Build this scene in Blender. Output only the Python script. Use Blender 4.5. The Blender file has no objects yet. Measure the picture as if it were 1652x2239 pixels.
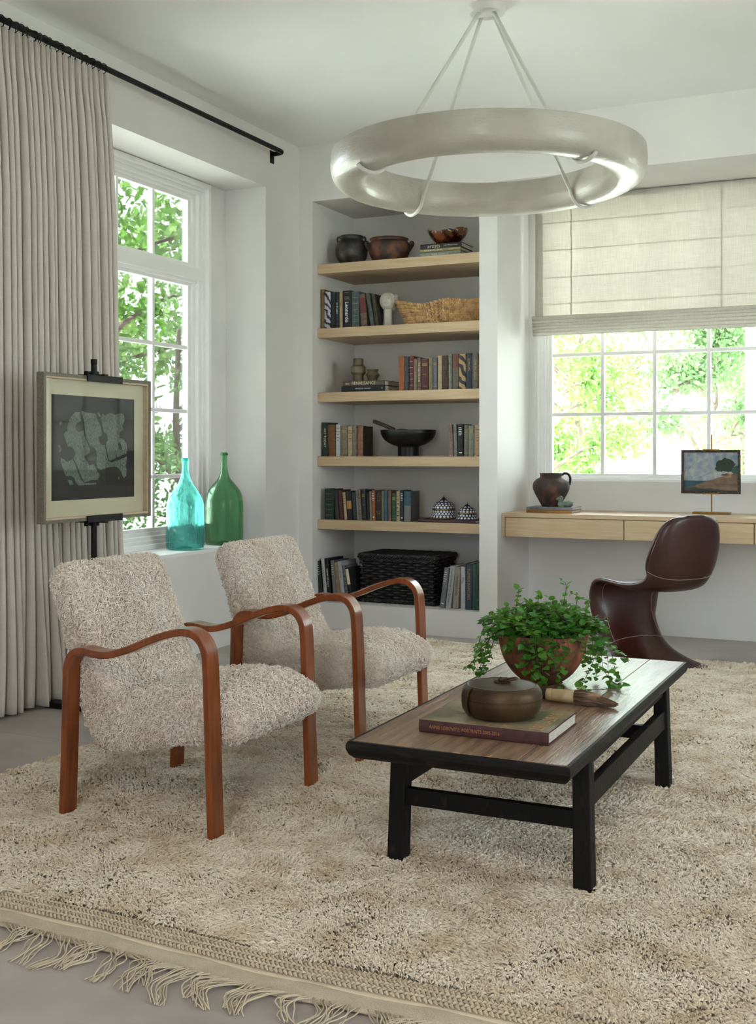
import bpy, math, random
import numpy as np
from mathutils import Vector, Matrix, noise as mnoise
PI = math.pi
random.seed(7)
SC = bpy.context.scene
COL = SC.collection

# ------------------------------------------------------------------ camera, world, sun, exposure
CAM_YAW = math.radians(25.25)
cam_d = bpy.data.cameras.new('camera'); cam = bpy.data.objects.new('camera', cam_d); COL.objects.link(cam)
cam.location = (0, 0, 1.10); cam.rotation_euler = (PI / 2, 0, CAM_YAW)
cam_d.sensor_fit = 'HORIZONTAL'; cam_d.sensor_width = 36.0
cam_d.lens = 36.0 * 2510 / 1652
cam_d.shift_y = -128.5 / 1652
cam_d.clip_start = 0.05; cam_d.clip_end = 200
SC.camera = cam

W = bpy.data.worlds.new('sky'); SC.world = W; W.use_nodes = True
_bg = W.node_tree.nodes['Background']
_bg.inputs[0].default_value = (0.89, 0.925, 1.0, 1); _bg.inputs[1].default_value = 6.2

sun_d = bpy.data.lights.new('sun', 'SUN'); sun_d.energy = 42.0; sun_d.angle = math.radians(1.5); sun_d.color = (1, .98, .94)
sun = bpy.data.objects.new('sun', sun_d); COL.objects.link(sun); sun.location = (-6, 9, 12)
sun.rotation_euler = Vector((.38, -.28, -1.15)).to_track_quat('-Z', 'Y').to_euler()

def portal(name, loc, rot, sx, sy):
    l = bpy.data.lights.new(name, 'AREA'); l.shape = 'RECTANGLE'; l.size = sx; l.size_y = sy
    l.cycles.is_portal = True
    o = bpy.data.objects.new(name, l); COL.objects.link(o); o.location = loc; o.rotation_euler = rot
    return o
# daylight portals in the window openings (left wall, alcove, and the windows on the camera's side of the room)
portal('window_daylight', (-4.06, 4.69, 1.62), (0, -PI / 2, 0), 2.1, 2.3)
portal('window_daylight', (-.81, 7.25, 1.80), (-PI / 2, 0, 0), 2.8, 1.8)
portal('window_daylight', (3.66, 3.20, 1.60), (0, PI / 2, 0), 2.3, 2.0)
portal('window_daylight', (0.2, -2.26, 1.40), (PI / 2, 0, 0), 1.5, 2.4)

# warm fill added behind the camera to tint the foreground, no actual fixture
fill_d = bpy.data.lights.new('warm_fill', 'AREA'); fill_d.shape = 'RECTANGLE'; fill_d.size = 2.2; fill_d.size_y = 1.2
fill_d.energy = 19; fill_d.color = (1, .80, .62)
fill_o = bpy.data.objects.new('warm_fill', fill_d); COL.objects.link(fill_o); fill_o.location = (.3, -.5, 3.0)

vs = SC.view_settings
SC.display_settings.display_device = 'sRGB'
vs.view_transform = 'Standard'; vs.look = 'None'; vs.gamma = 1.0; vs.use_curve_mapping = False
vs.exposure = 1.06
cy = SC.cycles
cy.use_denoising = True
try: cy.denoiser = 'OPENIMAGEDENOISE'
except Exception: pass
cy.max_bounces = 9; cy.diffuse_bounces = 5; cy.glossy_bounces = 4; cy.transmission_bounces = 8
cy.transparent_max_bounces = 16; cy.sample_clamp_indirect = 6.0
cy.caustics_reflective = False; cy.caustics_refractive = False
cy.use_adaptive_sampling = True; cy.adaptive_threshold = 0.03

# ------------------------------------------------------------------ colour + materials
def lin(c):
    c = c / 255.0
    return c / 12.92 if c <= .04045 else ((c + .055) / 1.055) ** 2.4
def rgb(h):
    return (lin(int(h[0:2], 16)), lin(int(h[2:4], 16)), lin(int(h[4:6], 16)), 1)
MATS = {}
def mat(name, col, rough=.6, metal=0, col2=None, ns=8, stretch=(1, 1, 1), detail=4, contrast=(.35, .65), bump=0, bs=40,
        bstretch=None, spec=.5, coat=0, island=0, trans=0, tcol=None, sheen=0, coord='Object', rough2=None):
    if name in MATS: return MATS[name]
    m = bpy.data.materials.new(name); m.use_nodes = True; MATS[name] = m
    nt = m.node_tree; N = nt.nodes; L = nt.links
    P = N['Principled BSDF']; out = N['Material Output']
    P.inputs['Roughness'].default_value = rough; P.inputs['Metallic'].default_value = metal
    P.inputs['Specular IOR Level'].default_value = spec
    P.inputs['Coat Weight'].default_value = coat; P.inputs['Coat Roughness'].default_value = .15
    P.inputs['Sheen Weight'].default_value = sheen
    base = rgb(col); P.inputs['Base Color'].default_value = base
    tc = N.new('ShaderNodeTexCoord')
    last = None
    def nz(scale, st, det):
        mp = N.new('ShaderNodeMapping'); mp.inputs['Scale'].default_value = st
        L.new(tc.outputs[coord], mp.inputs[0])
        n = N.new('ShaderNodeTexNoise'); n.inputs['Scale'].default_value = scale; n.inputs['Detail'].default_value = det
        L.new(mp.outputs[0], n.inputs['Vector']); return n
    if col2:
        n = nz(ns, stretch, detail)
        r = N.new('ShaderNodeValToRGB'); r.color_ramp.elements[0].position = contrast[0]; r.color_ramp.elements[1].position = contrast[1]
        r.color_ramp.elements[0].color = base; r.color_ramp.elements[1].color = rgb(col2)
        L.new(n.outputs['Fac'], r.inputs[0]); last = r.outputs[0]
        if rough2 is not None:
            mr = N.new('ShaderNodeMapRange'); mr.inputs['From Min'].default_value = contrast[0]; mr.inputs['From Max'].default_value = contrast[1]
            mr.inputs['To Min'].default_value = rough; mr.inputs['To Max'].default_value = rough2
            L.new(n.outputs['Fac'], mr.inputs['Value']); L.new(mr.outputs[0], P.inputs['Roughness'])
    if island:
        g = N.new('ShaderNodeNewGeometry'); mr = N.new('ShaderNodeMapRange')
        mr.inputs['To Min'].default_value = 1 - island; mr.inputs['To Max'].default_value = 1 + island * .6
        L.new(g.outputs['Random Per Island'], mr.inputs['Value'])
        mx = N.new('ShaderNodeVectorMath'); mx.operation = 'SCALE'
        if last: L.new(last, mx.inputs[0])
        else: mx.inputs[0].default_value = base[:3]
        L.new(mr.outputs[0], mx.inputs['Scale']); last = mx.outputs[0]
    if last: L.new(last, P.inputs['Base Color'])
    if bump:
        n = nz(bs, bstretch or stretch, 5)
        b = N.new('ShaderNodeBump'); b.inputs['Strength'].default_value = bump; b.inputs['Distance'].default_value = .01
        L.new(n.outputs['Fac'], b.inputs['Height']); L.new(b.outputs[0], P.inputs['Normal'])
    if trans:
        t = N.new('ShaderNodeBsdfTranslucent'); mxs = N.new('ShaderNodeMixShader'); mxs.inputs[0].default_value = trans
        if tcol: t.inputs[0].default_value = rgb(tcol)
        elif last: L.new(last, t.inputs[0])
        else: t.inputs[0].default_value = base
        L.new(P.outputs[0], mxs.inputs[1]); L.new(t.outputs[0], mxs.inputs[2]); L.new(mxs.outputs[0], out.inputs[0])
    return m

def glass_mat(name, col, mixf, rough=0.0, wav=0, ws=12):
    """thin clear pane: mostly transparent, fresnel mirror"""
    m = bpy.data.materials.new(name); m.use_nodes = True; nt = m.node_tree; N = nt.nodes; L = nt.links
    N.remove(N['Principled BSDF'])
    t = N.new('ShaderNodeBsdfTransparent'); t.inputs[0].default_value = rgb(col)
    g = N.new('ShaderNodeBsdfGlossy'); g.inputs['Roughness'].default_value = rough
    f = N.new('ShaderNodeFresnel'); f.inputs[0].default_value = 1.45
    mu = N.new('ShaderNodeMath'); mu.operation = 'MULTIPLY'; mu.inputs[1].default_value = mixf
    mx = N.new('ShaderNodeMixShader')
    L.new(f.outputs[0], mu.inputs[0]); L.new(mu.outputs[0], mx.inputs[0]); L.new(t.outputs[0], mx.inputs[1]); L.new(g.outputs[0], mx.inputs[2])
    L.new(mx.outputs[0], N['Material Output'].inputs[0])
    return m

def wood(name, c1, c2, axis=0, rough=.5, scale=6, ratio=14, coat=0, bump=.15):
    st = [ratio, ratio, ratio]; st[axis] = 1
    return mat(name, c1, rough, col2=c2, ns=scale, stretch=tuple(st), detail=8, contrast=(.3, .72), bump=bump, bs=scale * 3, coat=coat)

def stone_floor():
    m = bpy.data.materials.new('floor_limestone'); m.use_nodes = True; nt = m.node_tree; N = nt.nodes; L = nt.links; P = N['Principled BSDF']
    tc = N.new('ShaderNodeTexCoord'); mp = N.new('ShaderNodeMapping'); mp.inputs['Location'].default_value = (1.5, .134, 0)
    L.new(tc.outputs['Object'], mp.inputs[0])
    br = N.new('ShaderNodeTexBrick'); br.inputs['Scale'].default_value = 1; br.inputs['Brick Width'].default_value = 1.8; br.inputs['Row Height'].default_value = .9
    br.inputs['Mortar Size'].default_value = .0022; br.inputs['Mortar Smooth'].default_value = 0.1; br.inputs['Bias'].default_value = 0
    br.inputs['Color1'].default_value = rgb('B7AFAC'); br.inputs['Color2'].default_value = rgb('B2AAA7'); br.inputs['Mortar'].default_value = rgb('8D8684')
    L.new(mp.outputs[0], br.inputs['Vector'])
    n = N.new('ShaderNodeTexNoise'); n.inputs['Scale'].default_value = 3; n.inputs['Detail'].default_value = 7
    L.new(tc.outputs['Object'], n.inputs['Vector'])
    mr = N.new('ShaderNodeMapRange'); mr.inputs['From Min'].default_value = .3; mr.inputs['From Max'].default_value = .7; mr.inputs['To Min'].default_value = .80; mr.inputs['To Max'].default_value = 1.12
    L.new(n.outputs['Fac'], mr.inputs['Value'])
    mx = N.new('ShaderNodeVectorMath'); mx.operation = 'SCALE'; L.new(br.outputs['Color'], mx.inputs[0]); L.new(mr.outputs[0], mx.inputs['Scale'])
    L.new(mx.outputs[0], P.inputs['Base Color']); P.inputs['Roughness'].default_value = .45
    return m

def striped(name, c1, c2, scale=10, direction='X', distort=3, rough=.6, contrast=(.45, .55)):
    m = bpy.data.materials.new(name); m.use_nodes = True; nt = m.node_tree; N = nt.nodes; L = nt.links; P = N['Principled BSDF']
    tc = N.new('ShaderNodeTexCoord'); w = N.new('ShaderNodeTexWave'); w.bands_direction = direction
    w.inputs['Scale'].default_value = scale; w.inputs['Distortion'].default_value = distort; w.inputs['Detail'].default_value = 2; w.inputs['Detail Scale'].default_value = 1.2
    L.new(tc.outputs['Object'], w.inputs['Vector'])
    r = N.new('ShaderNodeValToRGB'); r.color_ramp.elements[0].position = contrast[0]; r.color_ramp.elements[1].position = contrast[1]
    r.color_ramp.elements[0].color = rgb(c1); r.color_ramp.elements[1].color = rgb(c2)
    L.new(w.outputs['Fac'], r.inputs[0]); L.new(r.outputs[0], P.inputs['Base Color']); P.inputs['Roughness'].default_value = rough
    return m

def woven(name, c1, c2, scale, rough=.85, trans=0, bump=.3, tcol=None):
    """cloth with visible warp and weft"""
    m = bpy.data.materials.new(name); m.use_nodes = True; nt = m.node_tree; N = nt.nodes; L = nt.links; P = N['Principled BSDF']
    tc = N.new('ShaderNodeTexCoord')
    outs = []
    for st in ((1, 1, .04), (.04, .04, 1)):
        mp = N.new('ShaderNodeMapping'); mp.inputs['Scale'].default_value = st; L.new(tc.outputs['Object'], mp.inputs[0])
        n = N.new('ShaderNodeTexNoise'); n.inputs['Scale'].default_value = scale; n.inputs['Detail'].default_value = 3; L.new(mp.outputs[0], n.inputs['Vector']); outs.append(n)
    ad = N.new('ShaderNodeMath'); ad.operation = 'ADD'; L.new(outs[0].outputs['Fac'], ad.inputs[0]); L.new(outs[1].outputs['Fac'], ad.inputs[1])
    mr = N.new('ShaderNodeMapRange'); mr.inputs['From Min'].default_value = .75; mr.inputs['From Max'].default_value = 1.25; L.new(ad.outputs[0], mr.inputs['Value'])
    r = N.new('ShaderNodeValToRGB'); r.color_ramp.elements[0].color = rgb(c1); r.color_ramp.elements[1].color = rgb(c2); L.new(mr.outputs[0], r.inputs[0])
    L.new(r.outputs[0], P.inputs['Base Color']); P.inputs['Roughness'].default_value = rough; P.inputs['Specular IOR Level'].default_value = .2
    b = N.new('ShaderNodeBump'); b.inputs['Strength'].default_value = bump; b.inputs['Distance'].default_value = .003; L.new(mr.outputs[0], b.inputs['Height']); L.new(b.outputs[0], P.inputs['Normal'])
    if trans:
        t = N.new('ShaderNodeBsdfTranslucent'); mxs = N.new('ShaderNodeMixShader'); mxs.inputs[0].default_value = trans
        L.new(r.outputs[0], t.inputs[0]); L.new(P.outputs[0], mxs.inputs[1]); L.new(t.outputs[0], mxs.inputs[2]); L.new(mxs.outputs[0], N['Material Output'].inputs[0])
    return m

# ------------------------------------------------------------------ mesh builder
class MB:
    def __init__(s): s.v = []; s.f = []
    def add(s, vs, fs):
        o = len(s.v); s.v += [tuple(p) for p in vs]; s.f += [tuple(i + o for i in f) for f in fs]; return s
    def box(s, x0, x1, y0, y1, z0, z1):
        return s.add([(x0, y0, z0), (x1, y0, z0), (x1, y1, z0), (x0, y1, z0), (x0, y0, z1), (x1, y0, z1), (x1, y1, z1), (x0, y1, z1)],
                     [(0, 3, 2, 1), (4, 5, 6, 7), (0, 1, 5, 4), (1, 2, 6, 5), (2, 3, 7, 6), (3, 0, 4, 7)])
    def bar(s, a, b, w, h, up=(0, 0, 1)):
        a = Vector(a); b = Vector(b); d = (b - a).normalized(); r = d.cross(Vector(up)).normalized(); u = r.cross(d)
        P = [a + r * (sx * w / 2) + u * (sy * h / 2) for sx, sy in ((-1, -1), (1, -1), (1, 1), (-1, 1))]
        Q = [p + (b - a) for p in P]
        return s.add(P + Q, [(0, 3, 2, 1), (4, 5, 6, 7), (0, 1, 5, 4), (1, 2, 6, 5), (2, 3, 7, 6), (3, 0, 4, 7)][0:6])
    def lathe(s, prof, c=(0, 0, 0), n=32, caps=True, sx=1, sy=1):
        cx, cy_, cz = c; vs_ = []; fs = []
        for r, z in prof:
            for i in range(n):
                a = 2 * PI * i / n; vs_.append((cx + r * sx * math.cos(a), cy_ + r * sy * math.sin(a), cz + z))
        m = len(prof)
        for j in range(m - 1):
            for i in range(n):
                k = (i + 1) % n; fs.append((j * n + i, j * n + k, (j + 1) * n + k, (j + 1) * n + i))
        if caps:
            if prof[0][0] > 1e-5: fs.append(tuple(range(n - 1, -1, -1)))
            if prof[-1][0] > 1e-5: fs.append(tuple(range((m - 1) * n, m * n)))
        return s.add(vs_, fs)
    def tube(s, pts, r, n=8, closed=False, caps=True):
        pts = [Vector(p) for p in pts]; m = len(pts)
        rr = r if isinstance(r, (list, tuple)) else [r] * m
        vs_ = []; fs = []; nrm = None
        for i, p in enumerate(pts):
            if closed: t = (pts[(i + 1) % m] - pts[i - 1])
            else: t = pts[min(i + 1, m - 1)] - pts[max(i - 1, 0)]
            if t.length < 1e-9: t = Vector((0, 0, 1))
            t.normalize()
            if nrm is None:
                nrm = t.orthogonal().normalized()
            nrm = (nrm - t * nrm.dot(t))
            if nrm.length < 1e-6: nrm = t.orthogonal()
            nrm.normalize(); b = t.cross(nrm)
            for k in range(n):
                a = 2 * PI * k / n; vs_.append(p + (nrm * math.cos(a) + b * math.sin(a)) * rr[i])
        M = m if closed else m - 1
        for i in range(M):
            j = (i + 1) % m
            for k in range(n):
                l = (k + 1) % n; fs.append((i * n + k, i * n + l, j * n + l, j * n + k))
        if caps and not closed:
            fs.append(tuple(range(n - 1, -1, -1))); fs.append(tuple(range((m - 1) * n, m * n)))
        return s.add(vs_, fs)
    def sweep_rect(s, pts, side, w, t):
        """rectangular strip: path pts, width w along `side`, thickness t normal to both"""
        side = Vector(side).normalized(); pts = [Vector(p) for p in pts]; m = len(pts); vs_ = []; fs = []
        for i, p in enumerate(pts):
            d = (pts[min(i + 1, m - 1)] - pts[max(i - 1, 0)]).normalized(); nn = d.cross(side).normalized()
            e = .003
            for a, b in ((-w / 2 + e, -t / 2), (w / 2 - e, -t / 2), (w / 2, -t / 2 + e), (w / 2, t / 2 - e), (w / 2 - e, t / 2), (-w / 2 + e, t / 2), (-w / 2, t / 2 - e), (-w / 2, -t / 2 + e)):
                vs_.append(p + side * a + nn * b)
        for i in range(m - 1):
            for k in range(8):
                l = (k + 1) % 8; fs.append((i * 8 + k, i * 8 + l, (i + 1) * 8 + l, (i + 1) * 8 + k))
        fs.append(tuple(range(7, -1, -1))); fs.append(tuple(range((m - 1) * 8, m * 8)))
        return s.add(vs_, fs)
    def prism(s, poly, z0, z1, M=None):
        n = len(poly); vs_ = [Vector((x, y, z0)) for x, y in poly] + [Vector((x, y, z1)) for x, y in poly]
        if M is not None: vs_ = [M @ v for v in vs_]
        fs = [tuple(range(n - 1, -1, -1)), tuple(range(n, 2 * n))] + [(i, (i + 1) % n, n + (i + 1) % n, n + i) for i in range(n)]
        return s.add(vs_, fs)
    def grid(s, P, nu, nv, closed_u=False):
        fs = []
        for i in range(nu if closed_u else nu - 1):
            for j in range(nv - 1):
                a = i * nv + j; b = ((i + 1) % nu) * nv + j; fs.append((a, b, b + 1, a + 1))
        return s.add(P, fs)
    def build(s, name, m, parent=None, smooth=False, bevel=0, solid=0, sub=0, loc=None):
        me = bpy.data.meshes.new(name); me.from_pydata(s.v, [], s.f); me.update()
        return finish(name, me, m, parent, smooth, bevel, solid, sub, loc)

def finish(name, me, m, parent=None, smooth=False, bevel=0, solid=0, sub=0, loc=None):
    ms = m if isinstance(m, (list, tuple)) else [m]
    for x in ms: me.materials.append(x)
    o = bpy.data.objects.new(name, me); COL.objects.link(o)
    if parent: o.parent = parent
    if loc: o.location = loc
    if smooth:
        me.polygons.foreach_set('use_smooth', [True] * len(me.polygons))
        if smooth == 'auto':
            try: me.set_sharp_from_angle(angle=math.radians(35))
            except Exception: pass
    if solid:
        md = o.modifiers.new('solid', 'SOLIDIFY'); md.thickness = solid; md.offset = 0
    if sub:
        md = o.modifiers.new('sub', 'SUBSURF'); md.levels = sub; md.render_levels = sub
    if bevel:
        md = o.modifiers.new('bev', 'BEVEL'); md.width = bevel; md.segments = 2; md.limit_method = 'ANGLE'; md.angle_limit = math.radians(40)
    return o

def np_mesh(name, V, F, m, parent=None, smooth=True):
    """V (n,3) float, F (k,4) or (k,3) int"""
    me = bpy.data.meshes.new(name)
    V = np.ascontiguousarray(V, dtype=np.float32); F = np.ascontiguousarray(F, dtype=np.int32)
    me.vertices.add(len(V)); me.vertices.foreach_set('co', V.ravel())
    k, c = F.shape
    me.loops.add(k * c); me.loops.foreach_set('vertex_index', F.ravel())
    me.polygons.add(k); me.polygons.foreach_set('loop_start', np.arange(0, k * c, c, dtype=np.int32))
    try: me.polygons.foreach_set('loop_total', np.full(k, c, dtype=np.int32))
    except Exception: pass
    me.update(calc_edges=True); me.validate()
    return finish(name, me, m, parent, smooth)

def empty(name, loc=(0, 0, 0), rz=0, ry=0, rx=0):
    o = bpy.data.objects.new(name, None); COL.objects.link(o); o.location = loc; o.rotation_euler = (rx, ry, rz); o.empty_display_size = .05
    return o
def tag(o, label=None, cat=None, group=None, kind=None):
    if label: o['label'] = label
    if cat: o['category'] = cat
    if group: o['group'] = group
    if kind: o['kind'] = kind
    return o
def thing(name, label, cat, loc=(0, 0, 0), rz=0, group=None, ry=0, rx=0):
    return tag(empty(name, loc, rz, ry, rx), label, cat, group)
def struct(name, mb, m, **k):
    return tag(mb.build(name, m, **k), kind='structure')

def crv(pts, n=8):
    """catmull-rom through points (any dimension)"""
    P = [Vector(p) for p in pts]; out = []
    for i in range(len(P) - 1):
        p0 = P[i - 1] if i else P[0] * 2 - P[1]; p1 = P[i]; p2 = P[i + 1]; p3 = P[i + 2] if i + 2 < len(P) else P[-1] * 2 - P[-2]
        for k in range(n):
            t = k / n
            out.append(.5 * ((2 * p1) + (p2 - p0) * t + (2 * p0 - 5 * p1 + 4 * p2 - p3) * t * t + (3 * p1 - p0 - 3 * p2 + p3) * t ** 3))
    out.append(P[-1]); return out
def crvc(pts, n=6):
    """closed catmull-rom"""
    P = [Vector(p) for p in pts]; m = len(P); out = []
    for i in range(m):
        p0, p1, p2, p3 = P[i - 1], P[i], P[(i + 1) % m], P[(i + 2) % m]
        for k in range(n):
            t = k / n
            out.append(.5 * ((2 * p1) + (p2 - p0) * t + (2 * p0 - 5 * p1 + 4 * p2 - p3) * t * t + (3 * p1 - p0 - 3 * p2 + p3) * t ** 3))
    return out

_fonts = {}
def text(name, body, size, M, m, parent, maxw=None, bold=0, spacing=1.0, align='CENTER', depth=.0002):
    """lettering as mesh; M places the text plane (x along the line, y up the letters, z out)"""
    cu = bpy.data.curves.new('txt', 'FONT'); cu.body = body; cu.size = size; cu.extrude = depth; cu.align_x = align; cu.align_y = 'CENTER'
    cu.offset = bold; cu.space_character = spacing; cu.resolution_u = 2
    tmp = bpy.data.objects.new('txt', cu); COL.objects.link(tmp)
    bpy.context.view_layer.update()
    me = bpy.data.meshes.new_from_object(tmp.evaluated_get(bpy.context.evaluated_depsgraph_get()))
    bpy.data.objects.remove(tmp)
    xs = [v.co.x for v in me.vertices] or [0]
    w = max(xs) - min(xs); S = Matrix.Identity(4)
    if maxw and w > maxw: S = Matrix.Diagonal((maxw / w, maxw / w if maxw / w < .6 else 1, 1, 1))
    me.transform(M @ S)
    me.name = name
    return finish(name, me, m, parent)

# ------------------------------------------------------------------ common materials
M_wall = mat('white_plaster', 'E6E3E0', .62, col2='DEDCDB', ns=2.2, bump=.05, bs=6, spec=.35)
M_ceil = mat('ceiling_plaster', 'F3F3F3', .5, col2='EEEFEE', ns=1.6, bump=.08, bs=5, spec=.4)
M_trim = mat('white_trim_paint', 'F4F4F3', .35, spec=.5)
M_floor = stone_floor()
M_oak = wood('pale_oak', 'C9B191', 'B89D7C', 0, .55, 5, 16)
M_black = mat('black_iron', '0C0C0D', .5, spec=.25)
M_brass = mat('brass', 'A57F3C', .32, metal=1, col2='8A6A33', ns=30)
M_pane = glass_mat('window_glass', 'F6FBF9', .9)
M_linen = woven('curtain_linen', 'D4CCC4', 'DAD3CC', 320, trans=.10, bump=.03)
M_paper = mat('paper', 'D9D2C3', .8, col2='BFB7A5', ns=60, stretch=(1, 1, 12))
M_page = mat('page_edges', 'DCD6CA', .85, col2='B9B2A5', ns=40, stretch=(20, 1, 1))

# ------------------------------------------------------------------ the room
ZC = 3.05
def wall_boxes(mb, axis, a0, a1, p0, p1, holes, z0=0, z1=ZC):
    """wall slab running along `axis` (0 = X, 1 = Y) from a0 to a1, between planes p0 and p1, with rectangular holes (b0,b1,c0,c1)"""
    cuts = sorted({a0, a1, *[h[0] for h in holes], *[h[1] for h in holes]})
    def bx(u0, u1, w0, w1):
        if axis == 1: mb.box(p0, p1, u0, u1, w0, w1)
        else: mb.box(u0, u1, p0, p1, w0, w1)
    for u0, u1 in zip(cuts[:-1], cuts[1:]):
        hs = [h for h in holes if h[0] <= u0 + 1e-6 and h[1] >= u1 - 1e-6]
        if not hs: bx(u0, u1, z0, z1)
        else:
            h = hs[0]
            if h[2] > z0: bx(u0, u1, z0, h[2])
            if h[3] < z1: bx(u0, u1, h[3], z1)
    return mb
XL, XR, YF, YB = -3.58, 3.40, -2.00, 6.405
fl = MB().box(-4.05, 3.7, -2.3, 7.3, -.12, 0); struct('floor', fl, M_floor)
ce = MB().box(-4.05, 3.7, -2.3, 7.3, ZC, ZC + .2); struct('ceiling', ce, M_ceil)
# left wall: deep window reveal, with a shallow return strip beside the window casing
WL0, WL1, WLZ0, WLZ1 = 3.39, 5.997, .565, 2.715
wl = MB(); wall_boxes(wl, 1, -2.3, 7.3, XL - .286, XL, [(WL0, WL1, WLZ0, WLZ1)])
wall_boxes(wl, 1, -2.3, 7.3, -4.05, XL - .286, [(WL0 + .174, WL1 - .174, WLZ0, WLZ1)])
struct('wall_left', wl, M_wall)
# back wall: bookshelf niche and desk alcove, both 0.6 m deep
wb = MB(); wall_boxes(wb, 0, -3.58, 3.7, YB, 7.0, [(-3.48, -2.358, .1586, 2.695), (-2.245, .62, 0, 2.70)])
wall_boxes(wb, 0, -3.58, 3.7, 7.0, 7.16, [(-2.202, .577, .924, 2.66)])
struct('wall_back', wb, M_wall)
wr = MB(); wall_boxes(wr, 1, -2.3, 7.3, XR, 3.7, [(2.2, 4.2, .45, 2.75)]); struct('wall_right', wr, M_wall)
wf = MB(); wall_boxes(wf, 0, -4.05, 3.7, -2.3, YF, [(-.6, .9, .1, 2.6)]); struct('wall_front', wf, M_wall)
# unseen pieces outside, added to steer the daylight
lg = MB().box(-4.95, -4.05, 3.2, 6.3, -.3, .45); struct('bounce_ledge', lg, M_wall)   # unseen ledge added to bounce sun up onto the left window soffit
rf = MB().box(-4.9, 4.9, -3.5, 8.1, ZC + .2, ZC + .32); struct('sun_block_roof', rf, M_trim)  # unseen roof overhang, added to keep direct sun out of the windows

# ------------------------------------------------------------------ windows
def window(name, axis, p, sgn, u0, u1, z0, z1, panes_u, us, zs, steps=5, fw=.028, dstep=.018, bars=(), pane_uv=None):
    """nested stepped frame around the opening; sgn = outward direction along the wall normal"""
    root = tag(empty(name, (0, 0, 0)), kind='structure')
    fr = MB()
    def bx(a0, a1, b0, b1, q0, q1, mb):
        lo, hi = min(q0, q1), max(q0, q1)
        if axis == 1: mb.box(lo, hi, a0, a1, b0, b1)
        else: mb.box(a0, a1, lo, hi, b0, b1)
    def ring(a0, a1, b0, b1, w, q0, q1, mb):
        bx(a0, a1, b0, b0 + w, q0, q1, mb); bx(a0, a1, b1 - w, b1, q0, q1, mb)
        bx(a0, a0 + w, b0 + w, b1 - w, q0, q1, mb); bx(a1 - w, a1, b0 + w, b1 - w, q0, q1, mb)
    for k in range(steps):
        o = k * fw
        ring(u0 + o, u1 - o, z0 + o * zf, z1 - o * zf, fw + .0005, p + sgn * (k * dstep - .012 + (.006 if k % 2 else 0)), p + sgn * .10, fr)
    fr.build('window_frame', M_trim, root, bevel=.003)
    gp = p + sgn * .085
    mu = MB()
    gu0, gu1 = u0 + steps * fw, u1 - steps * fw
    for (c0, c1) in bars:      # heavy transom bars with stepped mouldings
        bx(u0 + 2 * fw, u1 - 2 * fw, c0 + .035, c1 - .035, p + sgn * .012, p + sgn * .10, mu)
        bx(u0 + 3 * fw, u1 - 3 * fw, c0 + .018, c1 - .018, p + sgn * .035, p + sgn * .10, mu)
        bx(u0 + 4 * fw, u1 - 4 * fw, c0, c1, p + sgn * .055, p + sgn * .10, mu)
    for u in us: bx(u - .011, u + .011, z0 + .02, z1 - .02, gp - sgn * .018, gp + sgn * .018, mu)
    for z in zs: bx(gu0 - .02, gu1 + .02, z - .011, z + .011, gp - sgn * .016, gp + sgn * .016, mu)
    mu.build('muntins', M_trim, root, bevel=.003)
    pn = MB(); bx(gu0 - .02, gu1 + .02, z0 + .02, z1 - .02, gp - .001, gp + .001, pn)
    pn.build('window_pane', M_pane, root)
    return root
zf = .75
pane = .3285
window('window_1', 1, XL - .286, -1, WL0 + .174, WL1 - .174, WLZ0, WLZ1 - .002, 0,
       [5.683 - pane * k for k in range(1, 6)], [.967, 1.348, 1.726], bars=[(2.093, 2.231)])
zf = .45
window('window_2', 0, 7.03, 1, -2.202, .577, .924, 2.66, 0,
       [-2.119 + .3235 * k for k in range(1, 8)], [1.345, 1.723, 2.10, 2.47], fw=.0168, steps=5)
zf = 1
window('window_3', 1, 3.5, 1, 2.2, 4.2, .45, 2.75, 0, [2.6, 3.1, 3.6], [.8, 1.45, 2.1])
window('window_4', 0, -2.1, -1, -.6, .9, .1, 2.6, 0, [-.1, .4], [.75, 1.4, 2.0])
tag(MB().box(XL - .286, XL + .001, WL0 + .003, WL1 - .003, WLZ0 - .02, WLZ0 + .0008).build('trim_2', M_trim, bevel=.002), kind='structure')   # window sill

# ------------------------------------------------------------------ floating oak shelves in the niche
SHZ = [2.305, 1.896, 1.4875, 1.080, .677]
ordn = ['topmost', 'second from top', 'third from top', 'fourth from top', 'lowest']
for z, w_ in zip(SHZ, ordn):
    o = MB().box(-3.478, -2.36, 6.47, 6.997, z - .0605, z).build('shelf', M_oak, bevel=.0015)
    tag(o, 'pale oak floating shelf in the wall niche, ' + w_, 'shelf', 'oak shelves in the niche')

# ------------------------------------------------------------------ oak desk across the alcove
dk = thing('desk', 'wall to wall pale oak floating desk under the window with flush drawers', 'desk', (-.81, 6.74, .606))
DX = -.81
d = MB().box(-2.243 - DX, .618 - DX, 6.48 - 6.74, 6.998 - 6.74, .116, .14); d.build('desktop', M_oak, dk, bevel=.0015)
d = MB()
d.box(-2.243 - DX, -2.225 - DX, -.26, .258, 0, .1155); d.box(.600 - DX, .618 - DX, -.26, .258, 0, .1155)
d.box(-2.225 - DX, .600 - DX, -.235, .258, 0, .012); d.box(-2.225 - DX, .6 - DX, -.235, -.225, .0, .1155)
d.build('case', M_oak, dk)
for k in range(4):
    xa = -2.221 + k * .7072
    MB().box(xa - DX, xa + .7025 - DX, -.2595, -.237, .001, .1125).build('drawer_front', M_oak, dk, bevel=.001)

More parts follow.
